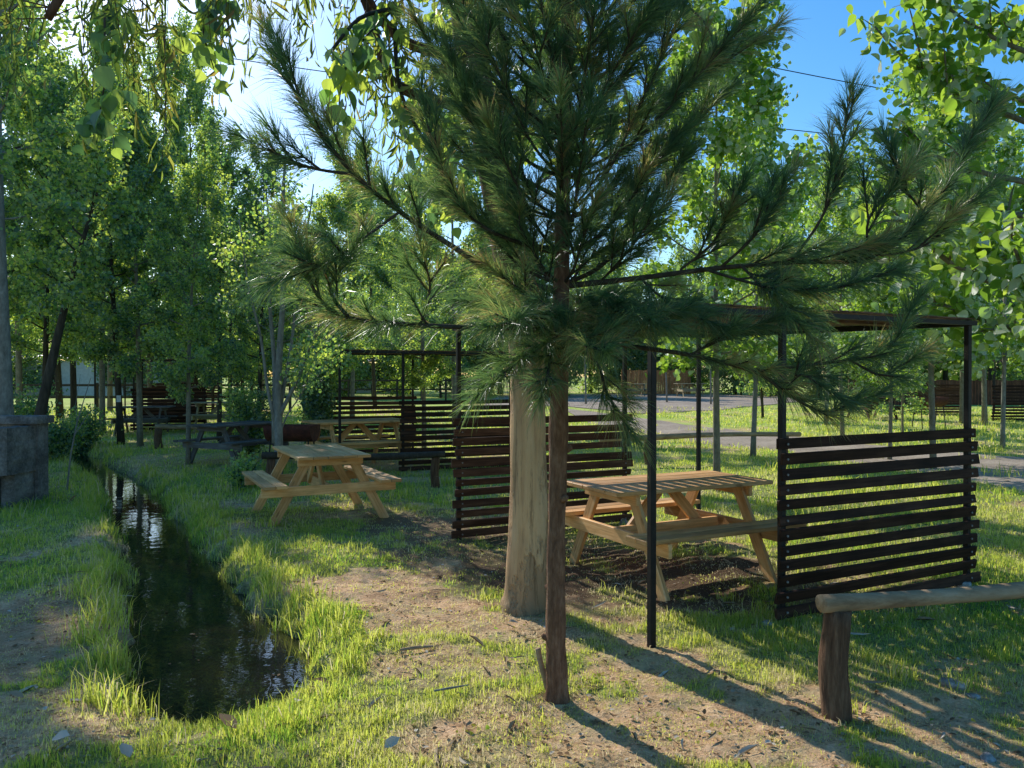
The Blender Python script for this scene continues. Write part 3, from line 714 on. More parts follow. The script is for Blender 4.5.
# ------------------------------------------------------------------ trees
def grow(rng, trunk, r0, nb, cb, prof, elev, curve, twigs, twl, topfrac=.03):
    """returns MB with trunk + limbs and anchor segments for leaves"""
    mb = MB(); T = [Vector(p) for p in trunk]; n = len(T)
    H = T[-1].z
    rad = [r0 * (1 - .93 * (k / (n - 1)) ** 1.1) + .004 for k in range(n)]
    rad[0] *= 1.18
    mb.tube(T, rad, 12, .03, seed=int(rng.randint(999)))
    segs = []
    def at(z):
        for k in range(n - 1):
            if T[k + 1].z >= z: t = (z - T[k].z) / (T[k + 1].z - T[k].z); return T[k].lerp(T[k + 1], t), rad[k] * (1 - t) + rad[k + 1] * t
        return T[-1], rad[-1]
    az = rng.uniform(0, 6.28)
    for k in range(nb):
        u = (k + .5) / nb; z = cb + (H - cb) * u * .97 + rng.uniform(-.1, .1); p, r = at(z); az += 2.4 + rng.uniform(-.4, .4)
        L = prof(u) * rng.uniform(.75, 1.2); el = elev(u) + rng.uniform(-.15, .15)
        pts = [p]; q = p.copy(); e = el; a = az
        for s in range(5):
            d = Vector((math.cos(a) * math.cos(e), math.sin(a) * math.cos(e), math.sin(e))); q = q + d * L / 5; pts.append(q.copy()); e += curve; a += rng.uniform(-.15, .15)
        rb = max(.006, min(r * .55, .018 * L + .004))
        mb.tube(pts, [rb * (1 - .8 * j / 5) for j in range(6)], 5, 0, cap=False)
        for j in range(2, 5): segs.append((pts[j], pts[j + 1], 1.))
        for j in range(twigs):
            t = rng.uniform(.25, 1.); i0 = min(int(t * 5), 4); s0 = pts[i0].lerp(pts[i0 + 1], t * 5 - i0)
            a2 = a + rng.uniform(-1.3, 1.3); e2 = e + rng.uniform(-.9, .5); l2 = twl * rng.uniform(.5, 1.2)
            d = Vector((math.cos(a2) * math.cos(e2), math.sin(a2) * math.cos(e2), math.sin(e2))); m_ = s0 + d * l2 * .55; en = m_ + (d + Vector((0, 0, -.25))) * l2 * .45
            mb.tube([s0, m_, en], [rb * .35, rb * .28, .002], 3, 0, cap=False)
            segs.append((s0, m_, .8)); segs.append((m_, en, 1.2))
    segs.append((T[-2], T[-1], .6))
    return mb, segs
def foliage(rng, segs, n, size, spread, mat, tpl='poplar', droop=.5, clump=0.5):
    A = np.array([s[0] for s in segs]); B = np.array([s[1] for s in segs])
    w = np.linalg.norm(B - A, axis=1) * np.array([s[2] for s in segs]) * rng.uniform(1 - clump, 1 + clump, len(A)); w /= w.sum()
    i = rng.choice(len(A), n, p=w); t = rng.rand(n, 1)
    pos = A[i] + (B[i] - A[i]) * t + rng.normal(0, spread, (n, 3))
    d = rng.normal(size=(n, 3)); d[:, 2] -= droop * 1.5
    nrm = rng.normal(size=(n, 3)); nrm[:, 2] += .7
    tone = rng.rand(len(A))[i]
    r = np.clip(.55 * rng.rand(n) + .35 * tone + rng.normal(0, .05, n), 0, 1)
    return leaf_mesh('crown', rng, pos, d, nrm, size * rng.uniform(.55, 1.2, n), r, tpl, mat)
def wavy(rng, H, lean=(0, 0), amp=.06, n=12, z0=-.15):
    px_, py_ = rng.uniform(0, 6), rng.uniform(0, 6)
    return [(lean[0] * t ** 1.2 + amp * (math.sin(t * 5 + px_) - math.sin(px_)) * t ** .3, lean[1] * t + amp * (math.sin(t * 4 + py_) - math.sin(py_)) * t ** .3, z0 + (H - z0) * t) for t in [k / (n - 1) for k in range(n)]]
def poplar_parts(seed, H, cb, Rr, nleaf, ls, r0, lmat, bmat, nb=34, tw=6, lean=(0, 0), spread=.09, amp=.06):
    rg = np.random.RandomState(seed)
    prof = lambda u: Rr * (.75 + .5 * math.sin(min(1, u * 1.6) * math.pi * .5) - .95 * max(0, u - .45))
    mb, segs = grow(rg, wavy(rg, H, lean, amp), r0, nb, cb, prof, lambda u: .15 + .75 * u, .10, tw, .42 * Rr)
    return mb.mesh('trunk', bmat, smooth=True), foliage(rg, segs, nleaf, ls, spread, lmat)
PROTO = {}
PROTO['a'] = poplar_parts(1, 9.6, 2.1, 1.55, 26000, .082, .085, M['poplar'], M['popbark'])
PROTO['b'] = poplar_parts(2, 8.4, 1.75, 1.35, 23000, .080, .07, M['poplar'], M['popbark'], lean=(.3, 0))
PROTO['c'] = poplar_parts(3, 10.5, 2.5, 1.7, 28000, .085, .10, M['poplar'], M['darkbark'], lean=(-.4, .2))
PROTO['d'] = poplar_parts(4, 6.2, 1.7, 1.2, 11000, .10, .05, M['silver'], M['popbark'], nb=26)
PROTO['s'] = poplar_parts(5, 3.0, .5, .62, 5500, .055, .03, M['poplar'], M['popbark'], nb=22, tw=4, spread=.06)
PROTO['p'] = poplar_parts(10, 9.0, 3.3, 1.0, 6500, .08, .12, M['poplar'], M['greybark'], nb=20)
PROTO['l'] = poplar_parts(12, 5.6, 2.7, .9, 5000, .08, .10, M['poplar'], M['darkbark'], nb=16, lean=(1.5, 0))
PROTO['h'] = poplar_parts(9, 3.6, .25, 2.3, 9000, .15, .08, M['far'], M['darkbark'], nb=30, tw=7, spread=.2)
PROTO['f'] = poplar_parts(6, 10.5, 1.8, 2.6, 17000, .17, .16, M['far'], M['darkbark'], nb=40, tw=7, spread=.22)
PROTO['g'] = poplar_parts(7, 8.5, 1.2, 2.3, 14000, .16, .13, M['far'], M['darkbark'], nb=36, tw=7, spread=.2)
PROTO['k'] = poplar_parts(8, 6.8, 2.3, .5, 900, .07, .045, M['poplar'], M['greybark'], nb=12, tw=3)
def tree(px, d, kind, label, scale=1., rz=None, bark=None, group=None, name='poplar_tree', x=None):
    xx = (px - 512) / F * d if x is None else x
    rz = random.uniform(0, 6.28) if rz is None else rz
    root = thing(name, label, 'tree', (xx, d, float(gz(xx, d)) if d < 60 else 1.), rz, group, scale)
    t, c = PROTO[kind]
    part('trunk', remat(t, bark) if bark else t, root); part('crown', c, root); return root
LG = 'poplars along the ditch and behind the tables'
tree(188, 14.0, 'b', 'straight grey brown poplar between the ditch and the grey weathered table', .62, 0.4, group=LG)
tree(140, 17.6, 'b', 'slender pale poplar trunk just right of the dark trunk with the white tag', .9, 2.9, group=LG)
tagged = tree(121, 17.8, 'c', 'thick dark trunked poplar with a white tag behind the ditch', .76, 1.2, group=LG)
mb = MB(); mb.board((0, -.14, 1.28), (0, -.14, 1.48), .13, .012, (0, 1, 0)); tg = part('tag', mb.mesh('tag', M['white']), tagged); tg.rotation_euler = (0, 0, -1.2)
tree(102, 21, 'b', 'thin poplar in front of the far left slat panels', 1.1, .6, group=LG)
tree(74, 24, 'c', 'dark poplar at the left end of the far left slat panels', .95, 2.2, group=LG)
tree(44, 21, 'a', 'dark poplar before the sunlit field above the concrete block', 1.0, 4.4, M['darkbark'], group=LG)
tree(26, 12.6, 'l', 'dark trunk leaning right above the concrete block', .95, 0., group=LG)
tree(6, 11.4, 'p', 'thick pale grey trunk at the left edge behind the concrete block', 1.0, 3.0, M['greybark'], group=LG)
tree(-60, 13, 'p', 'large poplar leaning in over the left edge of the view', 1.0, 1.0, group=LG)
tree(-20, 17, 'c', 'poplar half hidden behind the thick pale trunk at the left edge', 1.1, .3, group=LG)
tree(219, 19, 'b', 'slim dark trunk just right of the straight grey brown poplar', .85, 5.1, M['darkbark'], group=LG)
tree(229, 26, 'a', 'far poplar before the bright field above the yellow table', (.9, .9, .68), 3.3, M['darkbark'], group=LG)
tree(243, 30, 'b', 'thin far poplar at the right end of the bright field', (1., 1., .8), 1.9, M['darkbark'], group=LG)
tree(150, 26, 'b', 'tall poplar whose top shows between the trunks of the left row', 1.0, 2.6, group=LG)
tree(60, 27, 'c', 'tall poplar far behind the sunlit left field trunks', 1.1, 1.6, group=LG)
tree(20, 23, 'a', 'tall dense poplar behind the concrete block', (1.06, 1.06, 1.40), .6, group=LG)
tree(196, 30, 'c', 'tall far poplar in line with the straight grey brown one', (.9, .9, 1.25), 2.2, group=LG)
tree(262, 33, 'a', 'tall far poplar behind the grey forked tree', (1., 1., .8), 4.2, group=LG)
tree(305, 30, 'b', 'tall far poplar left of the second shelter roof', (1., 1., .8), .9, group=LG)
tree(110, 31, 'a', 'tall far poplar behind the dark trunk with the white tag', (1.15, 1.15, 1.52), 5.2, group=LG)
tree(170, 27, 'a', 'poplar behind the far left shelter', (1.01, 1.01, 1.34), 2.0, group=LG)
tree(330, 17.5, 'b', 'poplar just left of the second shelter', (.8, .8, .66), 1.0, M['greybark'], group=LG)
tree(352, 27, 'a', 'poplar behind the second shelter, seen between its posts', .95, 3.6, group=LG)
tree(424, 16.6, 'a', 'stout pale trunked poplar behind the right panel of the second shelter', .60, 1.4, M['popbark'], group=LG)
tree(455, 24, 'b', 'poplar deep behind the second shelter, right of the stout pale one', 1.1, 2.1, group=LG)
tree(375, 34, 'c', 'far poplar in the gap above the back slat panel of the second shelter', .9, .1, group=LG)
# grey multi stemmed tree behind the near table
rg = np.random.RandomState(21); bx, by = XY(276, 10.9)
root = thing('multi_stem_tree', 'pale grey multi stemmed tree with bare forked limbs behind the end on table', 'tree', gpos(bx, by), 0)
mb = MB(); segs = []
for (tx, ty, zt, r) in ((.15, .0, 4.8, .070), (-.18, .2, 4.2, .045), (.9, -.1, 2.9, .036), (.45, .3, 4.4, .035), (-.5, -.1, 3.8, .028), (.62, .1, 1.9, .014)):
    zb = -.1 if r > .06 else rg.uniform(.5, 1.0); pts = [Vector((tx * ((z := zb + (zt - zb) * k / 9) - zb) / (zt - zb) + .02 * math.sin(k * 1.3 + r * 99), ty * k / 9, z)) for k in range(10)]
    mb.tube(pts, [r * (1 - .085 * k) for k in range(10)], 9, .03)
    for k in range(4, 9):
        for _ in range(3):
            a = rg.uniform(0, 6.28); e = pts[k] + Vector((math.cos(a) * .5, math.sin(a) * .5, rg.uniform(.1, .5))); mb.tube([pts[k], e], [.006, .002], 3, cap=False)
            if k > 4: segs.append((pts[k].lerp(e, .3), e, 1.))
part('trunk', mb.mesh('trunk', M['greybark'], smooth=True), root); part('crown', foliage(rg, segs, 3600, .06, .10, M['poplar']), root)
# vine covered leaning trunk
root = tree(257, 17, 'c', 'dark trunk behind the grey weathered table, left of the grey forked tree', .58, 3.4, group=LG)
# leafy shrubs
def shrub(px, d, H, Rr, n, ls, mat, label, seed, name='shrub'):
    rg = np.random.RandomState(seed); x, y = XY(px, d)
    mb = MB(); segs = []
    for k in range(16):
        a = rg.uniform(0, 6.28); rr_ = Rr * rg.uniform(.3, 1.); h = H * rg.uniform(.55, 1.)
        pts = [Vector((0, 0, -.05)), Vector((math.cos(a) * rr_ * .4, math.sin(a) * rr_ * .4, h * .45)), Vector((math.cos(a) * rr_, math.sin(a) * rr_, h))]
        mb.tube(pts, [.014, .009, .003], 5, cap=False); segs += [(pts[0].lerp(pts[1], .35), pts[1], .8), (pts[1], pts[2], 1.2)]
    root = thing(name, label, 'shrub', gpos(x, y)); part('stems', mb.mesh('stems', M['darkbark']), root)
    part('foliage', foliage(rg, segs, n, ls, .13 * Rr + .03, mat, droop=.4), root); return root
shrub(318, 15.6, 2.7, .62, 7500, .06, M['poplar'], 'leafy bright green shrub between the grey forked tree and the second shelter', 31)
shrub(250, 15.5, 1.5, .5, 4500, .06, M['poplar'], 'dark bush at the foot of a dark trunk behind the grey table', 32)
shrub(55, 14.8, .8, .5, 3000, .06, M['poplar'], 'low dark bush beyond the concrete block beside the ditch', 33)
shrub(80, 17.5, 1.1, .6, 4500, .06, M['poplar'], 'low dark bush at the far bend of the ditch', 34)
shrub(12, 14.6, 1.5, .7, 5500, .06, M['poplar'], 'dark bush behind the thick pale trunk at the left edge', 36)
shrub(243, 11.2, .42, .32, 1500, .05, M['poplar'], 'small leafy plant at the left end of the end on table', 35)
# bare sapling by the block
mb = MB(); 
mb.tube([(0, 0, -.05), (.06, 0, .5), (.14, .02, .95), (.33, .02, 1.55)], [.013, .011, .009, .004], 6)
mb.tube([(.10, .01, .75), (.24, .03, .98), (.36, .05, 1.15)], [.008, .006, .003], 5); mb.tube([(.14, .02, .95), (.12, .02, 1.2), (.2, 0, 1.6)], [.006, .004, .002], 5)
x, y = XY(66, 10.6); single('bare_sapling', mb.mesh('bare_sapling', M['greybark']), 'thin bare forked sapling beside the ditch, right of the concrete block', 'sapling', gpos(x, y))

# right side
tree(717, 10.8, 'd', 'pale slightly bent trunk behind the nearest shelter, left of its thin stake', 1.02, 2.1, group='slender silver poplars')
tree(753, 15.4, 'd', 'very thin straight pale poplar behind the nearest shelter', 1.0, .7, M['greybark'], group='slender silver poplars')
tree(934, 13.1, 'd', 'pale slender trunk rising behind the near slat panel', 1.0, 4.0, group='slender silver poplars')
tree(843, 19, 'd', 'silver poplar behind the middle of the near shelter roof', 1.0, 3.0, group='slender silver poplars')
tree(1003, 17, 'd', 'silver poplar before the far right slat panel', 1.0, 5.0, M['greybark'], group='slender silver poplars')
tree(763, 27, 's', 'small leafy tree with a short dark stem beyond the gravel road', 1.5, 1.0, M['darkbark'], group='young leafy saplings')
tree(890, 14.6, 'd', 'bright leafy young silver poplar behind the right half of the near slat panel', .74, 1.3, group='slender silver poplars')
tree(903, 19.5, 's', 'bushy sapling with pale stem just right of the pine tip', 1.05, 2.0, group='young leafy saplings')
tree(711, 36, 'k', 'thin pale far trunk between the shelter posts', .9, 1.0, group='thin far trunks')
tree(667, 38, 'k', 'thin pale trunk in the gravel yard before the orange fence', .9, 2.0, group='thin far trunks')
tree(586, 36, 'k', 'thin pale trunk at the left side of the gravel yard', .9, 3.0, group='thin far trunks')
tree(625, 44, 'k', 'pale trunk at the left end of the orange fence', 1.1, 3.0, group='thin far trunks')
tree(962, 25, 'b', 'left one of two thick trunks near the far right shelter', 1.0, 2.9, M['popbark'], group='thick trunks at far right')
tree(985, 24, 'a', 'right one of two thick trunks near the far right shelter', .9, 5.7, M['popbark'], group='thick trunks at far right')
tree(870, 28, 'b', 'poplar in shade far behind the near slat panel', .9, 1.7, M['darkbark'], group='thick trunks at far right')
tree(826, 24, 'd', 'white barked thin tree far behind the drooping pine branch', 1.2, .3, M['greybark'], group='slender silver poplars')
# far belt
fl = ['dense far tree with a rounded crown', 'far bushy tree with foliage down low']
rr = random.Random(5); k = 0
belt = [(-1500, 60), (-1150, 58), (-850, 55), (-600, 52), (-420, 50), (-260, 55), (-110, 52), (0, 62), (90, 66), (190, 62), (265, 60), (330, 52), (400, 56), (455, 50), (500, 55), (545, 52), (590, 58), (640, 60), (690, 61), (735, 54), (775, 50), (820, 46), (860, 52), (900, 44), (945, 50), (990, 42), (1040, 48), (1100, 45), (1200, 50), (1350, 52), (1550, 50), (780, 62), (610, 66), (480, 64), (380, 66)]
for (px, d) in belt:
    kd = 'fg'[k % 2]; side = 'left' if px < 300 else ('centre' if px < 700 else 'right')
    tree(px, d, kd, 'dense dark tree of the far belt closing the view at the ' + side, rr.uniform(.85, 1.15), group='far tree belt ' + side, name='broadleaf_tree'); k += 1

rr = random.Random(8)
for k in range(44):
    px = -330 + k * 37 + rr.uniform(-12, 12); d = rr.uniform(46, 58)
    if 605 < px < 700: d = 58
    if 20 < px < 85 or 205 < px < 250: d = 66
    side = 'left' if px < 300 else ('centre' if px < 700 else 'right')
    tree(px, d, 'h', 'low dense bush under the far tree belt at the ' + side, rr.uniform(.8, 1.25), group='far bushes ' + side, name='bush')
# silver poplar whose crown fills the upper right
rg = np.random.RandomState(41); x, y = 5.35, 7.0
prof = lambda u: 2.3 * (.95 - .5 * u)
mb, segs = grow(rg, wavy(rg, 7.6, (-.3, 0), .05), .11, 50, 1.6, prof, lambda u: .15 + .7 * u, .1, 7, .7)
root = thing('silver_poplar_tree', 'big leaved silver poplar whose bright crown fills the upper right corner', 'tree', gpos(x, y))
part('trunk', mb.mesh('trunk', M['popbark'], smooth=True), root); part('crown', foliage(rg, segs, 12500, .125, .08, M['silver'], 'broad'), root)
# thin poplar behind the pine
rg = np.random.RandomState(43); x, y = XY(528, 6.9)
mb, segs = grow(rg, wavy(rg, 7.2, (-.3, 0), .04), .05, 30, 2.9, lambda u: 1.5 * (.9 - .35 * u), lambda u: .3 + .6 * u, .08, 6, .5)
root = thing('poplar_tree', 'thin pale poplar right behind the pine, its big leaves at the top', 'tree', gpos(x, y))
part('trunk', mb.mesh('trunk', M['greybark'], smooth=True), root); part('crown', foliage(rg, segs, 3600, .11, .06, M['poplar'], 'broad'), root)
O0 = Vector(gpos(x, y)); mb = MB(); sg = []
for L in ([(520, -60, 6.5), (450, -40, 5.6), (395, 10, 4.8), (350, 60, 4.3), (338, 120, 4.15)], [(395, 10, 4.8), (360, 20, 4.4), (330, 55, 4.1)], [(450, -40, 5.6), (330, -60, 4.8), (240, -20, 4.3), (205, 20, 4.2), (215, 70, 4.2)], [(395, 10, 4.8), (400, 90, 4.6), (430, 150, 4.5)], [(330, -60, 4.8), (180, -40, 4.4), (112, 0, 4.3), (108, 70, 4.2), (98, 130, 4.2)], [(520, -60, 6.5), (600, -30, 5.6), (690, 10, 5.2), (720, 60, 5.1)]):
    P1, R1 = smooth_poly([P(*q) - O0 for q in L], [.016, .012, .008, .005, .003][:len(L)], 4); mb.tube(P1, R1, 6, cap=False)
    for j in range(len(P1) // 2, len(P1) - 1): sg.append((P1[j], P1[j + 1] + Vector((random.uniform(-.06, .06), random.uniform(-.06, .06), -.05)), 1.))
part('limbs', mb.mesh('limbs', M['darkbark'], smooth=True), root); part('hanging_leaves', foliage(rg, sg, 230, .115, .045, M['poplar'], 'broad', droop=1.4), root)

# ------------------------------------------------------------------ eucalyptus
ex, ey = .10, 5.33
root = thing('eucalyptus_tree', 'thick pale smooth trunk beside the pine, shedding brown bark higher up', 'tree', (ex, ey, float(gz(ex, ey))))
tr = [(-.02, 0, -.15), (-.015, 0, .0), (0, 0, .12), (.01, 0, .5), (.012, 0, 1.0), (.01, 0, 1.5), (-.02, 0, 2.0), (-.12, .05, 2.6), (-.26, .1, 3.3), (-.40, .1, 3.9), (-.46, .1, 4.6), (-.5, .1, 5.8), (-.5, .1, 7.5)]
rd = [.20, .175, .148, .136, .129, .124, .118, .125, .12, .11, .09, .065, .02]
pp, rr_ = smooth_poly(tr, rd); lo = [i for i, p in enumerate(pp) if p.z < 2.25]; k = lo[-1]
mb = MB(); mb.tube(pp[:k + 1], rr_[:k + 1], 36, .03, seed=4); part('trunk', mb.mesh('trunk', M['eucbark'], smooth=True), root)
mb = MB(); mb.tube(pp[k:], [r * 1.02 for r in rr_[k:]], 20, .05, seed=5)
E0 = Vector((ex, ey, float(gz(ex, ey))))
limbs = [[(470, 110, 5.4), (395, 85, 5.1), (375, 30, 5.0), (340, -60, 4.9)], [(470, 60, 5.4), (400, 40, 5.2), (360, -20, 5.1), (330, -120, 5.0)], [(465, 20, 5.45), (380, -90, 5.3), (240, -170, 5.2), (120, -190, 5.0), (30, -140, 4.9)],
         [(380, -90, 5.3), (290, -80, 4.7), (200, -60, 4.4), (140, 0, 4.3)], [(465, -20, 5.5), (560, -120, 5.6), (700, -160, 5.7), (800, -120, 5.7)], [(120, -190, 5.0), (90, -60, 4.8), (50, 20, 4.7)]]
part('upper_trunk', mb.mesh('upper_trunk', M['eucdark'], smooth=True), root)
rg = np.random.RandomState(51); segs = []
for L, nt_ in zip(limbs, (14, 14, 34, 26, 16, 26)):
    P1 = [P(*q) - E0 for q in L]; a_, b2 = smooth_poly(P1, [.045, .034, .024, .014, .008][:len(P1)], 5)
    mb = MB(); mb.tube(a_, b2, 8, .03); lo_ = part('limb', mb.mesh('limb', M['eucdark'], smooth=True), root)
    mb = MB()
    for _ in range(nt_):
        s_ = a_[rg.randint(4, len(a_))]; az_ = rg.uniform(0, 6.28); L_ = rg.uniform(.35, .95)
        m1 = s_ + Vector((math.cos(az_) * .25, math.sin(az_) * .25, .03)); e1 = m1 + Vector((math.cos(az_) * .12 + rg.uniform(-.1, .1), math.sin(az_) * .12, -L_))
        md = m1.lerp(e1, .5) + Vector((math.cos(az_) * .08, math.sin(az_) * .08, .05)); mb.tube([s_, m1, md, e1], [.006, .004, .003, .0015], 3, cap=False); segs += [(m1, md, 1.), (md, e1, 1.3)]
    part('twigs', mb.mesh('twigs', M['eucdark']), lo_)
part('crown', foliage(rg, segs, 3000, .12, .035, M['euc'], 'sickle', 1.3, .9), root)

# ------------------------------------------------------------------ pine
bx, by = .222, 3.81
PB = Vector((bx, by, float(gz(bx, by))))
root = thing('pine_tree', 'young long needled pine with a slim brown trunk in the middle of the view', 'tree', PB)
tr = [(0, 0, -.1), (0, 0, .04), (-.005, 0, .4), (.0, 0, .9), (.01, 0, 1.4), (.02, 0, 1.95), (.03, 0, 2.5), (.045, .02, 3.1), (.06, .04, 3.7), (.05, .05, 4.3), (.05, .05, 4.9)]
rd = [.072, .057, .048, .045, .044, .041, .035, .034, .026, .018, .006]
pp, rr_ = smooth_poly(tr, rd, 6); mb = MB(); mb.tube(pp, [r * (1 + .05 * math.sin(i * 1.7) + .04 * math.sin(i * .6)) for i, r in enumerate(rr_)], 28, .035, seed=12)
rk = random.Random(9)
for z in (.28, .52, .75, .98, 1.22, 1.5):      # knots and cut whorl stubs
    a_ = rk.uniform(0, 6.28); c = Vector((math.cos(a_), math.sin(a_), .35)); o = Vector((0, 0, z)); mb.tube([o + c * .03, o + c * .07, o + c * .078], [.022, .014, .004], 8, .08)
part('trunk', mb.mesh('trunk', M['pinebark'], smooth=True), root)
mbp = MB(); shoots = []   # (p0, p1, density)
rp = random.Random(77)
def rvec(): return Vector((rp.gauss(0, 1), rp.gauss(0, 1), rp.gauss(0, 1))).normalized()
def pine_branch(pts, r0, side_l=.26, step=.058, start=.3, r1=.005, ups=.25):
    r0 *= .82; P1, R1 = smooth_poly(pts, [r0 + (r1 - r0) * k / (len(pts) - 1) for k in range(len(pts))], 5)
    mbp.tube(P1, R1, 7, .04, cap=False)
    Ls = [0]
    for k in range(len(P1) - 1): Ls.append(Ls[-1] + (P1[k + 1] - P1[k]).length)
    T = Ls[-1]; s = T * start; sgn = 1
    while s < T:
        k = max(i for i in range(len(Ls)) if Ls[i] <= s); k = min(k, len(P1) - 2); f = (s - Ls[k]) / max(1e-6, Ls[k + 1] - Ls[k]); p = P1[k].lerp(P1[k + 1], f); t = (P1[k + 1] - P1[k]).normalized()
        sd = t.cross(Vector((0, 0, 1))); sd = sd.normalized() if sd.length > .2 else rvec(); sgn = -sgn
        d = (t * .8 + sd * sgn * rp.uniform(.35, .8) + Vector((0, 0, ups + rp.uniform(-.25, .3))) + rvec() * .15).normalized()
        L = side_l * rp.uniform(.55, 1.15) * (1.05 - .45 * (s / T - start) / (1 - start + 1e-6)); e = p + d * L; e.z += L * .12
        mbp.tube([p, p.lerp(e, .5) - Vector((0, 0, L * .02)), e], [.0055, .0045, .003], 5, cap=False)
        shoots.append((p.lerp(e, .12), e, 1.)); s += step * rp.uniform(.7, 1.4)
    for k in range(len(P1) - 1):
        if Ls[k] > T * .38: shoots.append((P1[k], P1[k + 1], .8))
    shoots.append((P1[-2], P1[-1] + (P1[-1] - P1[-2]).normalized() * .12, 1.2))
def pb(lst, **kw): pine_branch([P(*q) - PB for q in lst], **kw)
# branches read from the photograph
pb([(558, 292, 3.82), (500, 275, 3.6), (450, 245, 3.4), (400, 212, 3.25), (355, 175, 3.1), (310, 120, 3.05), (278, 55, 3.0)], r0=.020, start=.48, side_l=.22)
pb([(355, 175, 3.1), (310, 168, 3.0), (268, 150, 2.95)], r0=.008, start=.4, side_l=.16)
pb([(400, 212, 3.25), (362, 240, 3.1), (330, 262, 3.0), (292, 275, 2.95)], r0=.008, start=.35, side_l=.2)
pb([(552, 326, 3.82), (490, 328, 3.55), (420, 325, 3.35), (350, 318, 3.15), (318, 296, 3.05), (300, 250, 3.0)], r0=.017, start=.5, side_l=.2)
pb([(350, 318, 3.15), (330, 290, 3.05), (345, 262, 3.0)], r0=.008, start=.3, side_l=.16)
pb([(420, 325, 3.35), (430, 290, 3.3), (425, 262, 3.2)], r0=.007, start=.3, side_l=.15)
pb([(560, 250, 3.85), (510, 240, 3.7), (468, 215, 3.6), (440, 170, 3.55), (425, 110, 3.5)], r0=.014, start=.45, side_l=.2)
pb([(564, 200, 3.85), (510, 170, 3.75), (470, 120, 3.7), (450, 60, 3.7)], r0=.014, start=.4, side_l=.24)
pb([(566, 286, 3.82), (640, 278, 3.75), (720, 268, 3.65), (800, 262, 3.55), (870, 258, 3.5), (925, 215, 3.45), (980, 130, 3.4)], r0=.019, start=.38, side_l=.25)
pb([(790, 262, 3.55), (820, 220, 3.5), (838, 170, 3.45), (846, 115, 3.45)], r0=.009, start=.3, side_l=.2)
pb([(870, 258, 3.5), (868, 220, 3.4), (900, 178, 3.4)], r0=.007, start=.3, side_l=.17)
pb([(925, 215, 3.45), (905, 190, 3.4), (892, 160, 3.4)], r0=.006, start=.2, side_l=.15)
pb([(880, 256, 3.5), (925, 245, 3.45), (970, 205, 3.4)], r0=.007, start=.25, side_l=.17)
pb([(720, 268, 3.65), (755, 235, 3.5), (780, 195, 3.45)], r0=.009, start=.3, side_l=.2)
pb([(700, 268, 3.65), (760, 285, 3.5), (820, 290, 3.4), (870, 280, 3.35)], r0=.009, start=.25, side_l=.2, ups=.05)
pb([(566, 334, 3.80), (620, 345, 3.65), (690, 355, 3.5), (755, 372, 3.4), (785, 392, 3.35), (822, 412, 3.3), (850, 405, 3.25)], r0=.016, start=.55, side_l=.15, ups=.12, step=.06)
pb([(755, 372, 3.4), (800, 366, 3.35), (850, 360, 3.3), (885, 352, 3.28), (905, 322, 3.25)], r0=.009, start=.35, side_l=.16, step=.06, ups=.1)
pb([(850, 360, 3.3), (880, 375, 3.27), (900, 366, 3.25)], r0=.006, start=.2, side_l=.13, step=.06, ups=.0)
for L in ([(640, 278, 3.75), (665, 300, 3.6), (700, 318, 3.45)], [(600, 282, 3.8), (625, 255, 3.6), (655, 215, 3.5)], [(680, 270, 3.7), (715, 240, 3.6), (735, 200, 3.5)],
          [(740, 265, 3.6), (775, 300, 3.45), (800, 325, 3.35)], [(590, 290, 3.8), (615, 310, 3.5), (650, 322, 3.3)], [(620, 345, 3.65), (640, 330, 3.5), (665, 318, 3.4)],
          [(690, 355, 3.5), (720, 340, 3.45), (745, 330, 3.4)], [(785, 392, 3.35), (800, 375, 3.3), (820, 385, 3.25)]):
    pb(L, r0=.008, start=.15, side_l=.19, step=.05, ups=.08)
pb([(560, 340, 3.8), (596, 362, 3.6), (606, 392, 3.5), (622, 418, 3.45)], r0=.010, start=.6, side_l=.13, step=.05, ups=.1)
pb([(555, 335, 3.8), (530, 352, 3.6), (505, 372, 3.4), (490, 385, 3.3)], r0=.010, start=.45, side_l=.15, ups=.1)
pb([(556, 330, 3.8), (552, 350, 3.5), (548, 372, 3.3), (545, 385, 3.2)], r0=.009, start=.3, side_l=.14, ups=.1)
pb([(560, 310, 3.8), (575, 330, 3.5), (590, 345, 3.25), (600, 350, 3.1)], r0=.009, start=.3, side_l=.18, ups=.1)
pb([(556, 318, 3.8), (535, 318, 3.45), (515, 322, 3.2), (500, 325, 3.05)], r0=.009, start=.3, side_l=.18, ups=.1)
# whorls of the upper crown
az = 0.
for w, (z, L, n_) in enumerate([(1.80, .40, 8), (1.92, .46, 8), (2.05, .52, 7), (2.2, .60, 7), (2.38, .68, 7), (2.58, .74, 7), (2.78, .78, 8), (3.0, .8, 7), (3.22, .8, 8), (3.44, .78, 7), (3.62, .7, 8), (3.9, .6, 7), (4.2, .45, 6), (4.5, .3, 5)]):
    for k in range(n_):
        az += 2 * math.pi / n_ + rp.uniform(-.2, .2); el = rp.uniform(.35, .8) if w > 1 else rp.uniform(-.15, .3); l = L * rp.uniform(.75, 1.2)
        h = Vector((math.cos(az), math.sin(az), 0)); o = Vector((.03, .01, z))
        if h.y < -.55: l *= .8
        pts = [o, o + h * l * .4 + Vector((0, 0, l * .35 * math.tan(el) * .7)), o + h * l * .75 + Vector((0, 0, l * .75 * math.tan(el))), o + h * l + Vector((0, 0, l * 1.15 * math.tan(el)))]
        pine_branch(pts, max(.005, .012 * (1.1 - .06 * w)), .23, .085, .25)
    az += .5
part('branches', mbp.mesh('branches', M['darkbark'], smooth=True), root)
rg = np.random.RandomState(61)
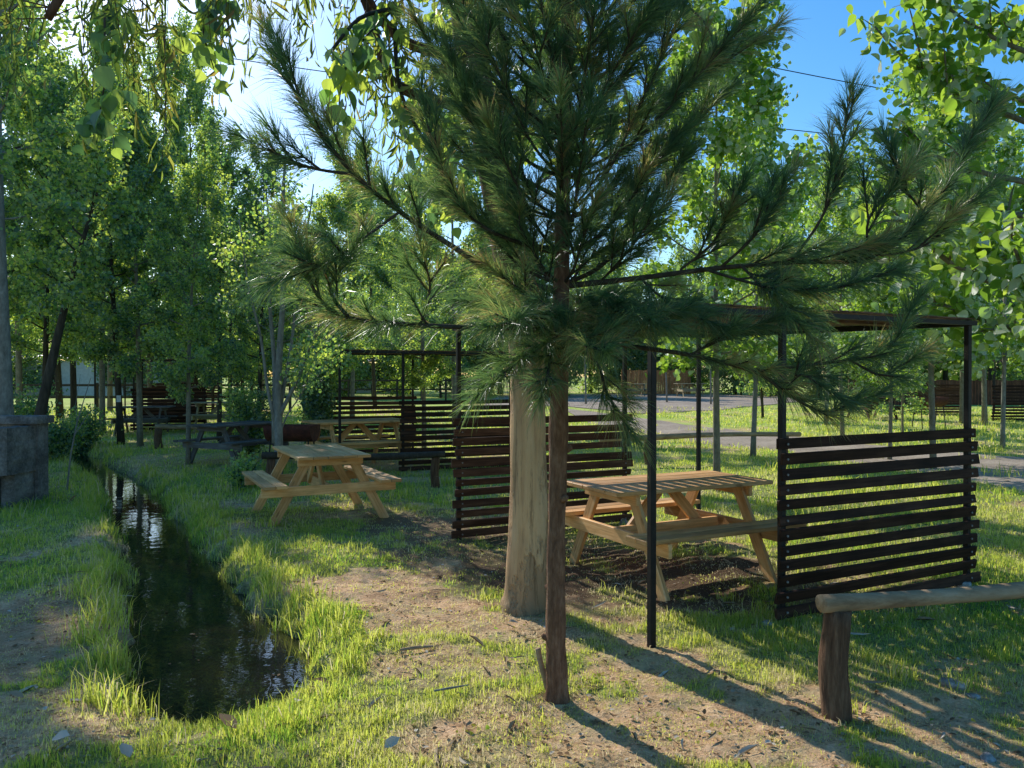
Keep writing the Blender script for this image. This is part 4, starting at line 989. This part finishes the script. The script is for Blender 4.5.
A = np.array([s[0] for s in shoots]); B = np.array([s[1] for s in shoots]); dn = np.array([s[2] for s in shoots])
Ln = np.linalg.norm(B - A, axis=1); cnt = (Ln * dn * 1020).astype(int); ii = np.repeat(np.arange(len(A)), cnt); n = len(ii)
print('PINE shoots', len(shoots), 'needles', n)
t = rg.rand(n) ** .8; ax = unit(B - A)[ii]; fsc = np.arange(n) // 3 * 3; t = t[fsc]; same = ii[fsc] == ii; ii = np.where(same, ii, ii); pos = A[ii] + (B - A)[ii] * t[:, None]
ang = np.radians(rg.uniform(14, 56, n)[fsc] + rg.normal(0, 3.5, n)) * (1.1 - .45 * t)
rv = rg.normal(size=(n, 3))[fsc] + rg.normal(0, .12, (n, 3)); rv = unit(rv - ax * (rv * ax).sum(1, keepdims=True))
d = ax * np.cos(ang)[:, None] + rv * np.sin(ang)[:, None]; ln = rg.uniform(.10, .18, n) * np.where(dn[ii] < .6, .85, 1)
s = unit(np.cross(d, rg.normal(size=(n, 3)))) * (.0020 * rg.uniform(.7, 1.25, n) / 2)[:, None]
mid = pos + d * (ln * .5)[:, None]; drop = np.zeros((n, 3)); drop[:, 2] = -ln * rg.uniform(.02, .34, n); tip = pos + d * ln[:, None] + drop
V = np.stack([pos - s, pos + s, mid + s, mid - s, tip], 1).reshape(-1, 3); k5 = (np.arange(n) * 5)[:, None]
tone = rg.rand(len(A))[ii]; r = np.clip(.25 + .35 * (tone - .5) + .3 * rg.normal(0, .5, n) + .25 * (t - .5) + (rg.rand(n) < .04) * .5 + (tone > .80) * .42, 0, 1)  # some shoots get a lighter colour to pass for sunlit tufts
part('needles', np_mesh('needles', V, [k5 + np.array([[0, 1, 2, 3]]), k5 + np.array([[3, 2, 4]])], np.concatenate([r, r]), M['needle']), root)
# cut stub beside the pine
g = G(541, 697); mb = MB(); pp, rr_ = smooth_poly([(.02, 0, -.05), (.0, 0, .05), (-.03, 0, .15), (-.045, 0, .225)], [.024, .018, .015, .015]); mb.tube(pp, rr_, 10, .05)
single('cut_stub', mb.mesh('cut_stub', M['rail'], smooth=True), 'short cut wooden stub leaning at the foot of the pine', 'stub', gpos(g.x + .03, g.y + .02))

# ------------------------------------------------------------------ power lines
def wire(label, a, b, d0, d1):
    p, q = P(*a, d0), P(*b, d1); dv = q - p; s, e = p - dv * 3.5, q + dv * 2.5; n = 30; pts = []
    for k in range(n + 1):
        t = k / n; v = s.lerp(e, t); v.z -= .5 * (4 * t * (1 - t)) - .47; pts.append(v)
    mb = MB(); mb.tube(pts, .011, 5, cap=False); single('power_line', mb.mesh('power_line', M['steel']), label, 'cable', group='overhead cables')
wire('upper overhead cable crossing the blue sky', (785, 70), (925, 98), 17, 17.5)
wire('lower overhead cable crossing the sky behind the pine tips', (725, 122), (945, 147), 18, 18.6)

# ------------------------------------------------------------------ far structures
def board_fence(label, px0, d0, px1, d1, H, mat, name='board_fence', w=.14):
    a = Vector((*XY(px0, d0), 0)); b2 = Vector((*XY(px1, d1), 0)); L = (b2 - a).length; root = thing(name, label, 'fence', (a.x, a.y, float(gz(a.x, a.y)) - .03)); v = (b2 - a)
    mb = MB(); n = int(L / (w + .01))
    for k in range(n):
        p = v * ((k + .5) / n); h = H + random.uniform(-.03, .03)
        mb.board((p.x, p.y, 0), (p.x, p.y, h), w, .02, (v.y, -v.x, 0))
    part('boards', mb.mesh('boards', mat), root)
    for k in range(5):
        mb = MB(); p = v * (k / 4); mb.board((p.x, p.y + .06, 0), (p.x, p.y + .06, H + .05), .09, .09, (0, 1, 0)); part('post', mb.mesh('post', mat), root)
    return root
board_fence('orange stained upright board fence far beyond the gravel yard', 622, 54, 690, 54, 1.75, M['redfence'])
board_fence('dark board fence in shade behind the far right trees', 850, 36, 1120, 36, 1.2, M['slatred'])
def rail_fence(label, px0, px1, d, n=10, H=1.15):
    x0, _ = XY(px0, d); x1, _ = XY(px1, d); z = float(gz(x0, d)); root = thing('rail_fence', label, 'fence', (x0, d, z))
    for k in range(n + 1):
        mb = MB(); x = (x1 - x0) * k / n; mb.tube([(x, 0, -.1), (x, 0, H)], .06, 6); part('post', mb.mesh('post', M['darkbark']), root)
    for h in (H * .5, H * .92):
        mb = MB(); mb.board((0, -.07, h), (x1 - x0, -.07, h), .04, .09); part('rail', mb.mesh('rail', M['darkbark']), root)
rail_fence('dark two rail fence before the sunlit field at the left', -250, 290, 31, 14)
rail_fence('two rail fence far behind the second shelter', 300, 470, 42, 7)
def house(label, px, d, W, D, H, wallm):
    x, y = XY(px, d); root = thing('shed', label, 'shed', (x, y, float(gz(x, y)) - .05))
    mb = MB(); mb.box(-W / 2, W / 2, 0, D, 0, H); part('wall', mb.mesh('wall', wallm), root)
    mb = MB(); mb.board((0, -.3, H + .12), (0, D + .3, H + .5), W + .6, .08); part('roof', mb.mesh('roof', M['roofgrey']), root)
    for k in (-1, 1):
        mb = MB(); mb.box(k * W * .28 - .5, k * W * .28 + .5, -.03, .02, 1.0, 2.0); part('window', mb.mesh('window', M['glassd']), root)
    mb = MB(); mb.box(-.45, .45, -.03, .02, .0, 2.0); part('door', mb.mesh('door', M['slatred']), root)
house('long white low shed beyond the sunlit field at the left', 50, 52, 15, 5, 2.4, M['white'])
house('small white shed far behind the second shelter', 350, 58, 7, 4, 2.3, M['white'])

# ------------------------------------------------------------------ light, sky, camera
w = bpy.data.worlds.new('World'); sc.world = w; w.use_nodes = True; nt = w.node_tree; nt.nodes.clear()
sky = nt.nodes.new('ShaderNodeTexSky'); sky.sky_type = 'NISHITA'; sky.sun_disc = False
sky.sun_elevation = SUN_EL; sky.sun_rotation = -SUN_AZ; sky.air_density = 1.2; sky.dust_density = .6; sky.ozone_density = 4.0; sky.altitude = 0
bg = nt.nodes.new('ShaderNodeBackground'); bg.inputs[1].default_value = .15
o = nt.nodes.new('ShaderNodeOutputWorld'); hs = nt.nodes.new('ShaderNodeHueSaturation'); hs.inputs['Saturation'].default_value = 1.34; hs.inputs['Value'].default_value = 1.3
nt.links.new(sky.outputs[0], hs.inputs['Color']); nt.links.new(hs.outputs[0], bg.inputs[0]); nt.links.new(bg.outputs[0], o.inputs[0])
sd = Vector((-math.sin(SUN_AZ) * math.cos(SUN_EL), math.cos(SUN_AZ) * math.cos(SUN_EL), math.sin(SUN_EL)))
L = bpy.data.lights.new('Sun', 'SUN'); L.energy = 5.0; L.angle = R(.53); L.color = (1.0, .965, .90)
so = link(bpy.data.objects.new('Sun', L)); so.rotation_euler = sd.to_track_quat('Z', 'Y').to_euler(); so.location = (0, 0, 20)
cam = bpy.data.cameras.new('Camera'); cam.sensor_width = 36; cam.lens = 36 * F / 1024; cam.clip_start = .05; cam.clip_end = 2000
co = link(bpy.data.objects.new('Camera', cam)); co.location = (0, 0, CAMH); co.rotation_euler = (R(90) - math.atan((384 - HZ) / F), 0, 0)
sc.camera = co
sc.view_settings.view_transform = 'Standard'; sc.view_settings.look = 'None'; sc.view_settings.exposure = 0
sc.cycles.max_bounces = 8; sc.cycles.transmission_bounces = 6; sc.cycles.diffuse_bounces = 4
